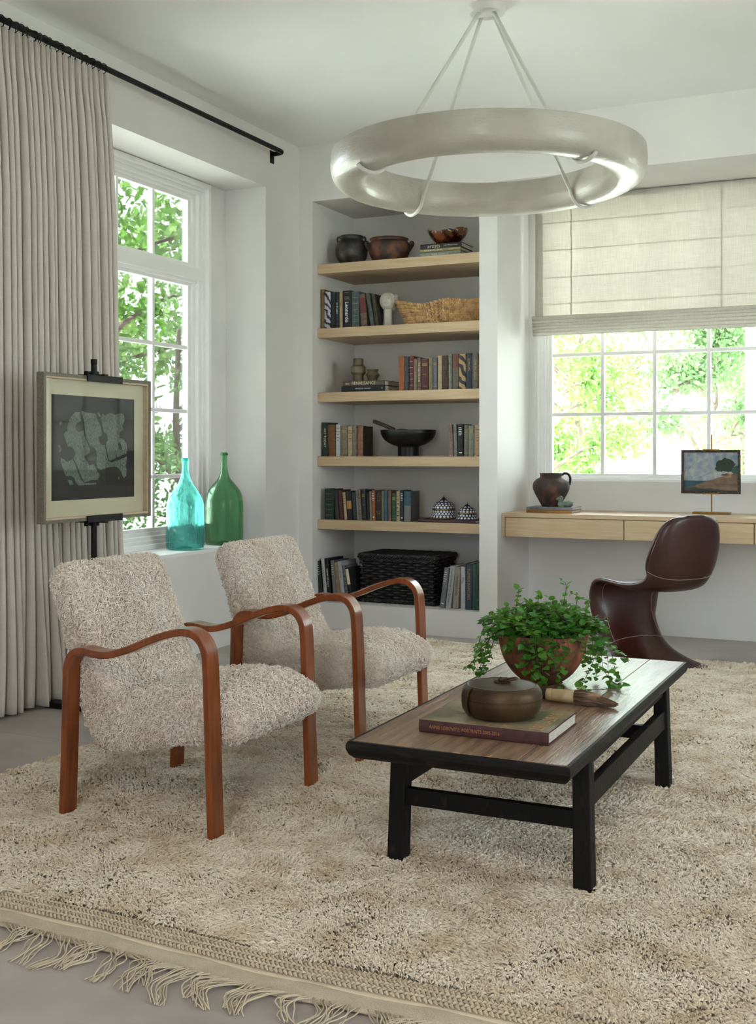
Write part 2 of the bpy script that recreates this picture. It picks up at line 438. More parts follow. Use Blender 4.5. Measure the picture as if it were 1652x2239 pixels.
# ------------------------------------------------------------------ roman blind
bl = thing('roman_blind', 'off white linen roman blind half lowered over the desk window', 'blind', (-.83, 6.945, 2.695))
M_blind = woven('blind_linen', 'DEDAD1', 'EEEAE2', 240, trans=.44, bump=.12)
BX0, BX1 = -2.184 + .83, .53 + .83
def blind_y(x, z):
    return .006 * mnoise.noise(Vector((x * 2.2, 0, z * 2.5))) + .002 * mnoise.noise(Vector((x * 9, 3, z * 7)))
nx, nz_ = 110, 50; P = []
for i in range(nx):
    x = BX0 + (BX1 - BX0) * i / (nx - 1)
    for j in range(nz_):
        z = -.002 - .745 * j / (nz_ - 1)
        sag = .004 * math.cos(4 * 2 * PI * (z / .17)) * 0
        P.append((x, blind_y(x, z) + .0022 * max(0, math.cos(2 * PI * (z + .05) / .172)) ** 20, z))
MB().grid(P, nx, nz_).build('blind_sheet', M_blind, bl, smooth=True, solid=.0008)
# stacked folds at the bottom: each a soft loop projecting into the room
fd = MB()
for k in range(6):
    z0 = -.735 - k * .0195; pr = .050 - .004 * k
    prof = [(0.0, z0), (-pr * .6, z0 - .004), (-pr, z0 - .012), (-pr * 1.03, z0 - .024), (-pr * .9, z0 - .031), (-pr * .3, z0 - .026), (0.004, z0 - .02)]
    P = []
    for i in range(60):
        x = BX0 - .006 + (BX1 - BX0 + .012) * i / 59
        wob = .003 * mnoise.noise(Vector((x * 3, k * 5.1, 0)))
        for (y, z) in prof: P.append((x, y + wob, z + wob * .7 + .002 * math.sin(x * 2 + k)))
    fd.grid(P, 60, len(prof))
fd.build('blind_folds', M_blind, bl, smooth=True, solid=.0012)
sm = MB()
for x in (-1.952 + .83, -1.05 + .83, -.15 + .83):   # doubled vertical seams and side hems
    P = []
    for j in range(50):
        z = -.002 - .745 * j / 49; P += [(x - .004, blind_y(x, z) - .003, z), (x + .004, blind_y(x, z) - .003, z)]
    sm.grid(P, 50, 2)
for x0, x1 in ((BX0, BX0 + .05), (BX1 - .05, BX1)):
    P = []
    for j in range(50):
        z = -.002 - .745 * j / 49; P += [(x0, blind_y(x0, z) + .003, z), (x1, blind_y(x1, z) + .003, z)]
    sm.grid(P, 50, 2)
for z in (-.16, -.33, -.50, -.665):                  # rod pockets
    P = []
    for i in range(80):
        x = BX0 + (BX1 - BX0) * i / 79; P += [(x, blind_y(x, z) + .004, z - .003), (x, blind_y(x, z) + .004, z + .003)]
    sm.grid(P, 80, 2)
sm.build('seams', M_blind, bl, solid=.0008)
MB().box(BX0, BX1, .006, .04, -.035, 0).build('headrail', M_trim, bl)

# ------------------------------------------------------------------ curtain rod, rings, curtain
RX, RZ, RR = -3.49, 2.925, .0140
rod = thing('curtain_rod', 'long black iron curtain rod above the left window with a bent end', 'curtain rod', (RX, 4.0, RZ))
pts = [(0, -1.6, 0), (0, -.5, 0), (0, 1.0, 0), (0, 2.02, 0)]
for k in range(1, 9):
    a = k / 8 * PI / 2; pts.append((-.045 * (1 - math.cos(a)), 2.02 + .045 * math.sin(a), 0))
pts.append((-.0895, 2.066, 0))
MB().tube(pts, RR, 14).build('rod', M_black, rod, smooth=True)
b_ = MB(); b_.box(-.0895, -.083, 2.045, 2.088, -.055, .022)
b_.build('bracket', M_black, rod, bevel=.002)
MB().box(-.0895, -.082, -1.2, -1.16, -.05, .02).bar((-.085, -1.18, 0), (0, -1.18, 0), .018, .012).build('bracket', M_black, rod)

def cloth_curtain():
    y0, y1 = 3.00, 4.372; n = 36; per = 28
    zs = [2.885, 2.87, 2.84, 2.80, 2.74, 2.66, 2.5, 2.2, 1.8, 1.4, 1.0, .7, .45, .25, .12, .05, .012]
    rnd = random.Random(3)
    wd = [rnd.uniform(.75, 1.3) for _ in range(n)]; tot = sum(wd); acc = [0]
    for w_ in wd: acc.append(acc[-1] + w_ / tot)
    dep = [rnd.uniform(.8, 1.15) for _ in range(n)]; swy = [rnd.uniform(-1, 1) for _ in range(n + 1)]
    P = []; nu = n * per + 1
    for i in range(nu):
        k = min(i // per, n - 1); f = i / per - k
        for z in zs:
            h = 1 - z / 2.885
            e = acc[k] + (acc[k + 1] - acc[k]) * (f + .16 * math.sin(4 * PI * f) * min(1, h * 6 + .1))
            y = y0 + (y1 - y0) * e
            y += (e * .10 - .01) * h                          # spreads a little towards the floor
            A = .055 * dep[k] * (.42 + .58 * min(1, h * 5))
            cs = math.cos(2 * PI * f); x = -A * math.copysign(abs(cs) ** .7, cs)
            pinch = max(0, 1 - h * 14)
            x = x * (1 - .45 * pinch) + pinch * .010 * math.cos(6 * PI * f)
            fl_ = max(0, h - .72) / .28
            sw = swy[k] * (1 - f) + swy[k + 1] * f
            y += sw * .030 * fl_ ** 2; x += (.035 * fl_ ** 1.5 * (1 + .8 * swy[k])) * (.5 - .5 * math.cos(2 * PI * f)) - .02 * fl_ ** 4
            P.append((x, y, z))
    return P, nu, len(zs), acc, y0, y1
P, nu, nv, acc, cy0, cy1 = cloth_curtain()
ct = thing('curtain', 'floor length pale linen pinch pleat curtain drawn beside the left window', 'curtain', (-3.475, 0, 0))
MB().grid(P, nu, nv).build('panel', M_linen, ct, smooth=True, solid=.0012)
for k in range(36):
    y = cy0 + (cy1 - cy0) * (acc[k] + acc[k + 1]) / 2
    if y < 3.60: continue
    r_ = random.Random(k); pts = []
    tl = r_.uniform(-.25, .25)
    for q in range(20):
        a = 2 * PI * q / 20; pts.append((.0245 * math.cos(a), tl * .02 * math.sin(a), .0245 * math.sin(a) - .0085))
    o = MB().tube(pts, .0021, 6, closed=True).build('curtain_ring', M_black, smooth=True, loc=(RX, y + r_.uniform(-.004, .004), RZ))
    o.rotation_euler = (0, 0, r_.uniform(-.35, .35))
    if k == 35: tag(o, 'thin black ring at the free edge of the curtain, last one before the bare rod', 'curtain ring')
    else: tag(o, 'thin black metal ring hanging on the curtain rod over a pleat', 'curtain ring', 'black rings along the curtain rod')

# ------------------------------------------------------------------ rug
M_wool = mat('rug_wool', 'E9DDCB', .95, col2='CFBCA2', ns=9, detail=6, contrast=(.42, .68), island=.10, spec=.1, sheen=.2)
M_flat = woven('rug_flatweave', 'BFB19C', 'D3C7B3', 300, bump=.6)
M_fringe = mat('rug_fringe', 'CBBEA8', .9, island=.15, spec=.1)
RGX0, RGX1, RGY0, RGY1 = -2.79, .62, 2.03, 6.10
rug = thing('rug', 'large shaggy cream wool rug with braided end band and fringe', 'rug', (0, 0, 0))
def wavy(x):
    return .012 * math.sin(x * 2.1 + .6) + .006 * math.sin(x * 6.3)
# backing slab follows the wavy near edge
nx = 90; P = []
for i in range(nx):
    x = RGX0 + (RGX1 - RGX0) * i / (nx - 1)
    for y, z in ((RGY0 + .055 + wavy(x), .001), (RGY0 + .055 + wavy(x), .012), (RGY1, .012), (RGY1, .001)): P.append((x, y, z))
fs = []
for i in range(nx - 1):
    for j in range(4):
        a = i * 4 + j; b = i * 4 + (j + 1) % 4; fs.append((a, b, b + 4, a + 4))
fs += [(0, 1, 2, 3), tuple((nx - 1) * 4 + k for k in (3, 2, 1, 0))]
MB().add(P, fs).build('backing', mat('rug_ground', 'E2D5BE', .95), rug)
# flat woven end band
P = []
for i in range(240):
    x = RGX0 + (RGX1 - RGX0) * i / 239
    for t in (0, .25, .5, .75, 1):
        P.append((x, RGY0 - .004 + wavy(x) + t * .078, .006 + .004 * math.sin(t * PI) + .0015 * math.sin(x * 23 + t * 3)))
MB().grid(P, 240, 5).build('woven_end_band', M_flat, rug, smooth=True, solid=.005)
# braided border: rows of slanted stitches
st = MB(); r_ = random.Random(5)
for row in range(6):
    x = RGX0 + .005
    while x < RGX1:
        y = RGY0 + .072 + row * .0125 + wavy(x); s_ = 1 if row % 2 else -1
        a = Vector((x - .007, y - .0045 * s_, .014)); b = Vector((x + .007, y + .0045 * s_, .014))
        c_ = (a + b) / 2 + Vector((0, 0, .0035 + r_.uniform(0, .002)))
        st.tube([a, c_, b], [.002, .0042, .002], 5, caps=False)
        x += .0105 + r_.uniform(0, .002)
st.build('braided_border', mat('rug_braid', 'CDBFA9', .95, island=.14, spec=.1), rug, smooth=True)
# pile of wool locks
def make_pile():
    rg = np.random.default_rng(11)
    xs_, ys_ = [], []
    x0, x1, y0, y1 = RGX0, RGX1, RGY0 + .143, RGY1 + .01
    cell = .25
    X = x0
    while X < x1:
        Y = y0
        while Y < y1:
            d = max(2.0, math.hypot(X + .12, Y + .12)); s_ = .0048 * max(1.0, d / 2.6) ** .78
            inview = True
            bx_, by_ = X + .12, Y + .12
            lat = (.9045 * bx_ + .4266 * by_) / max(.1, (-.4266 * bx_ + .9045 * by_))
            if lat > .50: s_ *= 1.8
            w_, h_ = min(cell, x1 - X), min(cell, y1 - Y)
            n = int(w_ * h_ / s_ ** 2)
            xs_.append(X + rg.random(n) * w_); ys_.append(Y + rg.random(n) * h_)
            Y += cell
        X += cell
    x = np.concatenate(xs_); y = np.concatenate(ys_)
    y = y + (.012 * np.sin(x * 2.1 + .6) + .006 * np.sin(x * 6.3)) * np.clip(1 - (y - 2.17) / .5, 0, 1)
    n = len(x)
    def nz(a, b, f, s):   # cheap smooth noise from summed sines
        return (np.sin(a * f + s + 1.7 * np.sin(b * f * .7 + s * 2)) + np.sin(b * f * 1.1 + s * 3 + 1.3 * np.sin(a * f * .8 + s))) / 2
    dist = np.maximum(1.0, np.hypot(x, y) / 2.6)
    ang = -.6 + 1.6 * nz(x, y, 4, .3) + 1.2 * nz(x, y, 17, 1.3) + rg.normal(0, .55, n)
    lean = .018 + .006 * nz(x, y, 9, 2.2) + rg.normal(0, .005, n)
    hgt = .015 + .004 * nz(x, y, 11, .9) + .0025 * nz(x, y, 38, 4.1) + rg.normal(0, .002, n)
    hgt = np.clip(hgt, .006, .034); L = np.clip(lean, .006, .04) * dist ** .3
    wdt = (.0024 + rg.random(n) * .0016) * dist ** .72
    dx, dy = np.cos(ang), np.sin(ang); px, py = -dy, dx
    V = np.zeros((n, 10, 3), np.float32)
    prof = [(0.0, 0.0, .9), (.30, .75, 1.15), (.72, 1.0, .8)]
    for k, (t, h, wk) in enumerate(prof):
        cx, cyy, cz = x + dx * L * t, y + dy * L * t, .010 + hgt * h
        r = wdt * wk
        for q, (a, b) in enumerate(((-1, -.35), (1, -.35), (0, .8))):
            V[:, k * 3 + q, 0] = cx + px * r * a; V[:, k * 3 + q, 1] = cyy + py * r * a; V[:, k * 3 + q, 2] = cz + r * b
    V[:, 9, 0] = x + dx * L * 1.1 + rg.normal(0, .003, n); V[:, 9, 1] = y + dy * L * 1.1 + rg.normal(0, .003, n); V[:, 9, 2] = .010 + hgt * .72
    F = []
    for k in range(2):
        for q in range(3):
            l = (q + 1) % 3; F.append((k * 3 + q, k * 3 + l, (k + 1) * 3 + l, (k + 1) * 3 + q))
    F = np.array(F, np.int32); T = np.array([(6, 7, 9, 9), (7, 8, 9, 9), (8, 6, 9, 9)], np.int32)
    # tip as degenerate-free quads: split into a second mesh of triangles is avoided by doubling the tip vertex slightly
    V2 = np.concatenate([V, V[:, 9:10, :] + np.array([0, 0, .0006], np.float32)], axis=1)
    T = np.array([(6, 7, 9, 10), (7, 8, 9, 10), (8, 6, 9, 10)], np.int32)
    F = np.concatenate([F, T]); off = (np.arange(n, dtype=np.int32) * 11)[:, None, None]
    FF = (F[None] + off).reshape(-1, 4)
    return V2.reshape(-1, 3), FF
V_, F_ = make_pile()
tag(np_mesh('pile', V_, F_, M_wool, rug), kind='stuff')
# fringe strands
fg = MB(); r_ = random.Random(9); x = RGX0 + .01
while x < RGX1 - .3:
    cl = math.floor(x / .052); rc = random.Random(cl * 7 + 1)
    tx = cl * .052 + .026 + rc.uniform(-.06, .06); Ln = rc.uniform(.085, .15); cur = rc.uniform(-.05, .05)
    pts = []
    ex = x + (tx - x) * r_.uniform(.3, .8) + cur * .5
    ph = r_.uniform(0, 6); am = r_.uniform(.003, .010)
    for k in range(9):
        t = k / 8
        pts.append((x + (ex - x) * t ** 1.3 + cur * math.sin(t * PI) + am * math.sin(ph + t * 9), RGY0 + .002 + wavy(x) - Ln * t * r_.uniform(.97, 1.03),
                    max(.003, .010 * (1 - t) + .008 * math.sin(t * PI) * abs(math.sin(ph)) + .003)))
    fg.tube(pts, [.0016] * 8 + [.001], 5)
    x += r_.uniform(.0045, .009)
tag(fg.build('fringe', M_fringe, rug, smooth=True), kind='stuff')

# ------------------------------------------------------------------ armchairs
M_bent = wood('bent_beech', '8A4214', '632C0C', 2, .28, 7, 10, coat=.4, bump=.03)
M_fleece = mat('curly_fleece', 'FBF1E6', .9, col2='F1E3D4', ns=7, contrast=(.4, .7), island=.10, spec=.1, sheen=.15)

def cushion(prof, hw, r, steps=5):
    """closed (x,z) profile turned into a cushion across Y with rounded side edges; returns verts, quads, normals per vertex"""
    pr = crvc([(p[0], p[1], 0) for p in prof], 6); n = len(pr)
    c = sum((p for p in pr), Vector()) / n
    nr = []
    for i in range(n):
        t = (pr[(i + 1) % n] - pr[i - 1]); t.normalize(); nn = Vector((t.y, -t.x, 0))
        nr.append(nn)
    area = sum(pr[i].x * pr[(i + 1) % n].y - pr[(i + 1) % n].x * pr[i].y for i in range(n))
    if area < 0: nr = [-q for q in nr]
    ys = []
    for k in range(steps + 1):
        a = PI / 2 * k / steps; ys.append((-hw + r * (1 - math.sin(a)), r * (1 - math.cos(a))))
    ys = ys[::-1]
    cols = [(y, ins) for y, ins in ys] + [(-hw + r + (2 * hw - 2 * r) * k / 6, 0) for k in range(1, 6)] + [(-y, ins) for y, ins in reversed(ys)]
    V = []; 
    for y, ins in cols:
        for i in range(n):
            p = pr[i] - nr[i] * ins; V.append((p.x, y, p.y))
    m = len(cols); F = []
    for j in range(m - 1):
        for i in range(n):
            k = (i + 1) % n; F.append((j * n + i, j * n + k, (j + 1) * n + k, (j + 1) * n + i))
    # side caps as fans
    for j, s_ in ((0, 1), (m - 1, -1)):
        cc = Vector((0, 0, 0))
        for i in range(n): cc += Vector(V[j * n + i])
        cc /= n; V.append(tuple(cc)); ci = len(V) - 1
        for i in range(0, n, 2):
            k = (i + 1) % n; l = (i + 2) % n; F.append((j * n + l, j * n + k, j * n + i, ci) if s_ > 0 else (j * n + i, j * n + k, j * n + l, ci))
    return V, F

def curls(V, F, spacing, seed):
    """curly wool locks covering a closed mesh: arcs of yarn rooted on the surface"""
    rg = np.random.default_rng(seed)
    V = np.array(V, np.float64); cen = V.mean(0)
    tris = []
    for f in F:
        tris.append((f[0], f[1], f[2]))
        if len(f) == 4: tris.append((f[0], f[2], f[3]))
    T = np.array(tris); A, B, Cc = V[T[:, 0]], V[T[:, 1]], V[T[:, 2]]
    nn = np.cross(B - A, Cc - A); ar = np.linalg.norm(nn, axis=1) / 2; nn /= (2 * ar[:, None] + 1e-12)
    n = int(ar.sum() / spacing ** 2); idx = rg.choice(len(T), n, p=ar / ar.sum())
    u, v = rg.random(n), rg.random(n); fl_ = u + v > 1; u[fl_] = 1 - u[fl_]; v[fl_] = 1 - v[fl_]
    P = A[idx] + (B[idx] - A[idx]) * u[:, None] + (Cc[idx] - A[idx]) * v[:, None]
    N = nn[idx]
    # frames
    rnd = rg.normal(size=(n, 3)); a = np.cross(N, rnd); a /= np.linalg.norm(a, axis=1)[:, None] + 1e-9
    lean = rg.normal(size=(n, 3)) * .55; b = N + lean; b -= (b * a).sum(1)[:, None] * a; b /= np.linalg.norm(b, axis=1)[:, None]
    # the coil turns in the plane (a, b), drifting along c
    c = np.cross(a, b)
    K = 9; turns = rg.uniform(.75, 1.5, n); rad = rg.uniform(.0042, .0076, n); drift = rg.uniform(.002, .007, n); th0 = rg.uniform(-2.4, -.9, n)
    tk = rg.uniform(.0011, .0017, n)
    lift = .0035 * np.sin(P[:, 0] * 160 + 2 * np.sin(P[:, 2] * 130)) * np.sin(P[:, 1] * 150 + 2 * np.sin(P[:, 0] * 90 + P[:, 2] * 70)) + rg.normal(0, .0012, n)
    path = np.zeros((n, K, 3))
    for k in range(K):
        t = k / (K - 1); th = th0 + turns * 2 * PI * t; rr = rad * (1 - .35 * t)
        path[:, k] = P + N * (rad * .9 + .001 + lift)[:, None] + a * (rr * np.cos(th))[:, None] + b * (rr * np.sin(th))[:, None] + c * (drift * t)[:, None]
    S_ = 3; VV = np.zeros((n, K, S_, 3))
    for k in range(K):
        tn = path[:, min(k + 1, K - 1)] - path[:, max(k - 1, 0)]; tn /= np.linalg.norm(tn, axis=1)[:, None] + 1e-9
        e1 = np.cross(tn, c); e1 /= np.linalg.norm(e1, axis=1)[:, None] + 1e-9; e2 = np.cross(tn, e1)
        w = tk * (1.0 if 0 < k < K - 1 else .5)
        for q in range(S_):
            an = 2 * PI * q / S_; VV[:, k, q] = path[:, k] + (e1 * math.cos(an) + e2 * math.sin(an)) * w[:, None]
    FF = []
    for k in range(K - 1):
        for q in range(S_):
            l = (q + 1) % S_; FF.append((k * S_ + q, k * S_ + l, (k + 1) * S_ + l, (k + 1) * S_ + q))
    FF = np.array(FF, np.int32)[None] + (np.arange(n, dtype=np.int32) * K * S_)[:, None, None]
    return VV.reshape(-1, 3), FF.reshape(-1, 4)

def fleece_part(name, prof, hw, r, parent, seed, spacing=.0059):
    V, F = cushion(prof, hw, r)
    cv, cf = curls(V, F, spacing, seed)
    nb = len(V); quads = [tuple(f) for f in F if len(f) == 4]; tris = [f for f in F if len(f) == 3]
    allV = np.concatenate([np.array(V), cv]); 
    quads += [(f[0], f[1], f[2], f[2]) for f in []]
    Q = np.concatenate([np.array(quads, np.int32), cf + nb])
    o = np_mesh(name, allV, Q, M_fleece, parent)
    return o

def armchair(loc, label):
    root = thing('armchair', label, 'armchair', loc, group='fleece armchairs')
    for s_ in (-1, 1):
        pts = crv([(-.262, 0, .012), (-.254, 0, .22), (-.249, 0, .40), (-.246, 0, .455), (-.228, 0, .490), (-.192, 0, .503), (-.14, 0, .497), (-.09, 0, .499), (-.02, 0, .520), (.05, 0, .549),
                   (.12, 0, .573), (.175, 0, .582), (.215, 0, .570), (.240, 0, .535), (.247, 0, .48), (.251, 0, .38), (.257, 0, .2), (.264, 0, .012)], 5)
        fr = MB().sweep_rect(pts, (0, 1, 0), .060, .021).build('side_frame', M_bent, root, smooth='auto', loc=(0, s_ * .280, 0))
    back = [(-.372, .690), (-.350, .732), (-.310, .737), (-.280, .705), (-.245, .62), (-.195, .50), (-.150, .40), (-.105, .34), (-.10, .27), (-.14, .222), (-.195, .225), (-.232, .265), (-.262, .36), (-.30, .48), (-.340, .60)]
    seat = [(-.19, .33), (-.13, .355), (-.03, .372), (.08, .388), (.19, .388), (.265, .370), (.315, .335), (.318, .295), (.285, .268), (.19, .258), (.06, .237), (-.06, .212), (-.15, .205), (-.205, .235), (-.215, .285)]
    fleece_part('backrest', back, .238, .035, root, 3)
    fleece_part('seat', seat, .240, .035, root, 4)
    return root
ch1 = armchair((-2.050, 3.000, .012), 'curly cream fleece armchair with bent brown wood arms, nearer to the camera')
def copy_tree(o, parent=None):
    c = o.copy(); COL.objects.link(c); c.parent = parent
    for ch in o.children: copy_tree(ch, c)
    return c
ch2 = copy_tree(ch1); ch2.location = (-2.033, 3.895, .012)
ch2['label'] = 'curly cream fleece armchair with bent brown wood arms, farther one beside the niche'

# ------------------------------------------------------------------ low table
M_ttop = wood('weathered_elm', 'A08068', '5A4534', 1, .40, 5, 11, coat=.25, bump=.35)
M_tblk = mat('worn_black_paint', '0B0A0A', .6, spec=.22, col2='35261B', ns=14, stretch=(3, 3, 1), contrast=(.62, .8), bump=.15, bs=30)
M_tedge = mat('black_edge_paint', '0D0C0B', .55, spec=.25, col2='3B2E24', ns=9, stretch=(1, 1, 3), contrast=(.55, .85), bump=.25, bs=25)
TX0, TX1, TY0, TY1, TZ = -1.286, -.722, 2.550, 4.010, .385
tb = thing('coffee_table', 'low rustic table with worn brown plank top and black painted legs', 'coffee table', ((TX0 + TX1) / 2, (TY0 + TY1) / 2, .012))
tx, ty, tz = (TX1 - TX0) / 2, (TY1 - TY0) / 2, TZ - .012
# slab: three long boards plus end battens, sides rounded under
t = MB()
seg = [(-tx + .008, -tx + .20), (-tx + .2015, tx - .125), (tx - .1235, tx - .008)]
for a, b in seg: t.box(a, b, -ty + .008, ty - .008, tz - .03, tz)
t.build('top_planks', M_ttop, tb, bevel=.0018)
e = MB()
edge = [(0, -.001), (.004, -.010), (.004, -.020), (-.002, -.034), (-.012, -.044), (-.03, -.044), (-.03, -.0305), (-.0075, -.0305), (-.0075, -.001)]
loop = [(-tx, -ty), (tx, -ty), (tx, ty), (-tx, ty)]
P = []
for (x, y) in loop + [loop[0]]:
    for o_, z in edge: P.append((x + o_ * (1 if x > 0 else -1), y + o_ * (1 if y > 0 else -1), tz + z))
n = len(edge); fs = []
for i in range(4):
    for j in range(n):
        k = (j + 1) % n; fs.append((i * n + j, i * n + k, (i + 1) * n + k, (i + 1) * n + j))
e.add(P, fs).build('edge_moulding', M_tedge, tb)
for sx in (-1, 1):
    for sy in (-1, 1):
        l = MB(); a = Vector((sx * .246, sy * .478, tz - .030)); b = Vector((sx * .253, sy * .486, 0))
        h = .024; vs_ = []
        for p, g in ((b, .0245), (a, .0225)):
            for u, v in ((-1, -1), (1, -1), (1, 1), (-1, 1)): vs_.append((p.x + u * g * .95, p.y + v * g * 1.05, p.z))
        l.add(vs_, [(0, 3, 2, 1), (4, 5, 6, 7), (0, 1, 5, 4), (1, 2, 6, 5), (2, 3, 7, 6), (3, 0, 4, 7)])
        l.build('leg', M_tblk, tb, bevel=.003)
for sx in (-1, 1):
    MB().box(sx * .250 - .012, sx * .250 + .012, -.462, .462, .200, .258).build('stretcher', M_tblk, tb, bevel=.002)
    MB().box(sx * .246 - .010, sx * .246 + .010, -.459, .459, tz - .07, tz - .0305).build('apron', M_tblk, tb, bevel=.002)
for sy in (-1, 1):
    MB().box(-.234, .234, sy * .482 - .012, sy * .482 + .012, .155, .200).build('stretcher', M_tblk, tb, bevel=.002)
MB().box(-.238, .238, .446, .459, tz - .07, tz - .0305).build('apron', M_tblk, tb, bevel=.002)

# ------------------------------------------------------------------ ring chandelier
M_plaster = mat('chandelier_plaster', 'BDB8AC', .36, col2='ADA79B', ns=5, bump=.28, bs=55, bstretch=(1, 1, 3), spec=.5, coat=.25)
M_prod = mat('white_painted_rod', 'D6D4CE', .4)
CH = Vector((-1.706, 4.732, 0)); CR = .600
cha = thing('chandelier', 'large off white plaster ring chandelier on four rods from a round canopy', 'chandelier', (CH.x, CH.y, ZC))
prof = []      # ring section (radial, z): rounded trough with a flat top
for k in range(20):
    a = PI + PI * k / 19
    c_, s_ = math.cos(a), math.sin(a)
    prof.append((.083 * math.copysign(abs(c_) ** .8, c_), .092 * math.copysign(abs(s_) ** .8, s_)))
prof = [(-.079, .050)] + prof + [(.079, .050)] 
top = [(.075, .054), (.062, .054), (.05, .01), (-.05, .01), (-.062, .054), (-.075, .054)]
sec = prof + top; m = len(sec); n = 128; P = []
RZC = 2.350 - ZC
for i in range(n):
    a = 2 * PI * i / n
    for r, z in sec: P.append(((CR + r) * math.cos(a), (CR + r) * math.sin(a), RZC + z))
fs = []
for i in range(n):
    for j in range(m):
        k = (j + 1) % m; i2 = (i + 1) % n; fs.append((i * m + j, i2 * m + j, i2 * m + k, i * m + k))
MB().add(P, fs).build('ring', M_plaster, cha, smooth='auto')
MB().lathe([(.002, -.040), (.060, -.040), (.074, -.034), (.0805, -.022), (.0815, 0)], n=40).build('canopy', M_prod, cha, smooth='auto')
# four rods, each hooking under the ring from its inner side
# angles are in the camera-aligned frame (lateral, depth) turned into world
for deg in (-147, -56, 36, 121):
    a = math.radians(deg) + CAM_YAW; ca, sa = math.cos(a), math.sin(a)
    def pt(r, z): return (r * ca, r * sa, z)
    pts = [pt(.040, -.035), pt(.30, -.035 - .262 * (.30 - .04) / .26 * .93)]
    # straight run to the inner face of the ring
    zin = RZC - .02; rin = CR - .100
    pts = [pt(.042 + (rin - .042) * k / 6, -.035 + (zin + .035) * k / 6) for k in range(7)]
    for k in range(1, 13):
        b = PI + (PI * .74) * k / 12
        pts.append(pt(CR + .094 * math.cos(b) + (.0 if k < 12 else 0), RZC - .010 + .094 * math.sin(b)))
    MB().tube(pts, .0085, 10).build('rod', M_prod, cha, smooth=True)

# ------------------------------------------------------------------ floor easel with framed print
ez = thing('floor_easel', 'black iron floor easel stand holding the framed print before the curtain', 'easel', (-3.235, 3.975, 0))
MB().box(-.185, .185, -.10, .10, .0005, .024).build('base', M_black, ez, bevel=.002)
MB().lathe([(.0125, .024), (.0125, 1.485), (.014, 1.487), (.014, 1.507), (0.0, 1.507)], n=16).build('pole', M_black, ez, smooth='auto')
for z, nm in ((1.428, 1), (.812, -1)):
    c_ = MB(); c_.lathe([(.022, -.010), (.022, .010)], (0, 0, z + nm * .016), 18)
    c_.box(-.005, .068, -.012, .012, z + nm * .006, z + nm * .012)
    clp = c_.build('clamp', M_black, ez, bevel=.001)
    p_ = MB(); p_.box(.0, .068, -.122, .112, z + nm * .001, z + nm * .005)
    p_.box(.063, .068, -.122, .112, min(z + nm * .001, z - nm * .024), max(z + nm * .001, z - nm * .024))
    p_.build('holder', M_black, ez)
    MB().tube([(0, -.02, z + nm * .016), (0, -.045, z + nm * .016)], [.006, .006], 8).lathe([(.0, -.010), (.010, -.008), (.010, .008), (0, .010)], (0, -.05, z + nm * .016), 10).build('knob', M_black, clp, smooth=True)
art = thing('framed_print', 'framed abstract black and grey green print in wide cream mat', 'framed print', (-3.195, 3.947, .814))
M_fr = mat('grey_linen_frame', '7F7A6C', .8, col2='6A6557', ns=150, bump=.3, bs=200)
M_fri = mat('pale_frame_lip', 'C9B79D', .6, col2='B9A68B', ns=30)
M_mat = mat('cream_mat_board', 'CFCBB6', .85, col2='C6C1AB', ns=3)
M_ink = mat('black_ink', '17151A', .7, col2='201B1C', ns=5)
M_sage = mat('grey_green_ink', '6F7A72', .8, col2='3A423F', ns=90, stretch=(1, 2.5, 1), detail=8, contrast=(.40, .68))
hw, hh = .355, .614
f = MB()
for a in ((-hw, hw, 0, .014), (-hw, hw, hh - .014, hh), (-hw, -hw + .014, .014, hh - .014), (hw - .014, hw, .014, hh - .014)):
    f.box(-.018, .020, a[0], a[1], a[2], a[3])
f.build('frame', M_fr, art, bevel=.001)
f = MB()
for a in ((-hw + .014, hw - .014, .014, .022), (-hw + .014, hw - .014, hh - .022, hh - .014), (-hw + .014, -hw + .022, .022, hh - .022), (hw - .022, hw - .014, .022, hh - .022)):
    f.box(-.010, .016, a[0], a[1], a[2], a[3])
f.build('frame_lip', M_fri, art)
MB().box(-.016, -.010, -hw + .014, hw - .014, .014, hh - .014).build('mat_board', M_mat, art)
pb = (-.276, .269, .0905, .528)
MB().box(-.0102, -.0092, pb[0], pb[1], pb[2], pb[3]).build('print', M_ink, art)
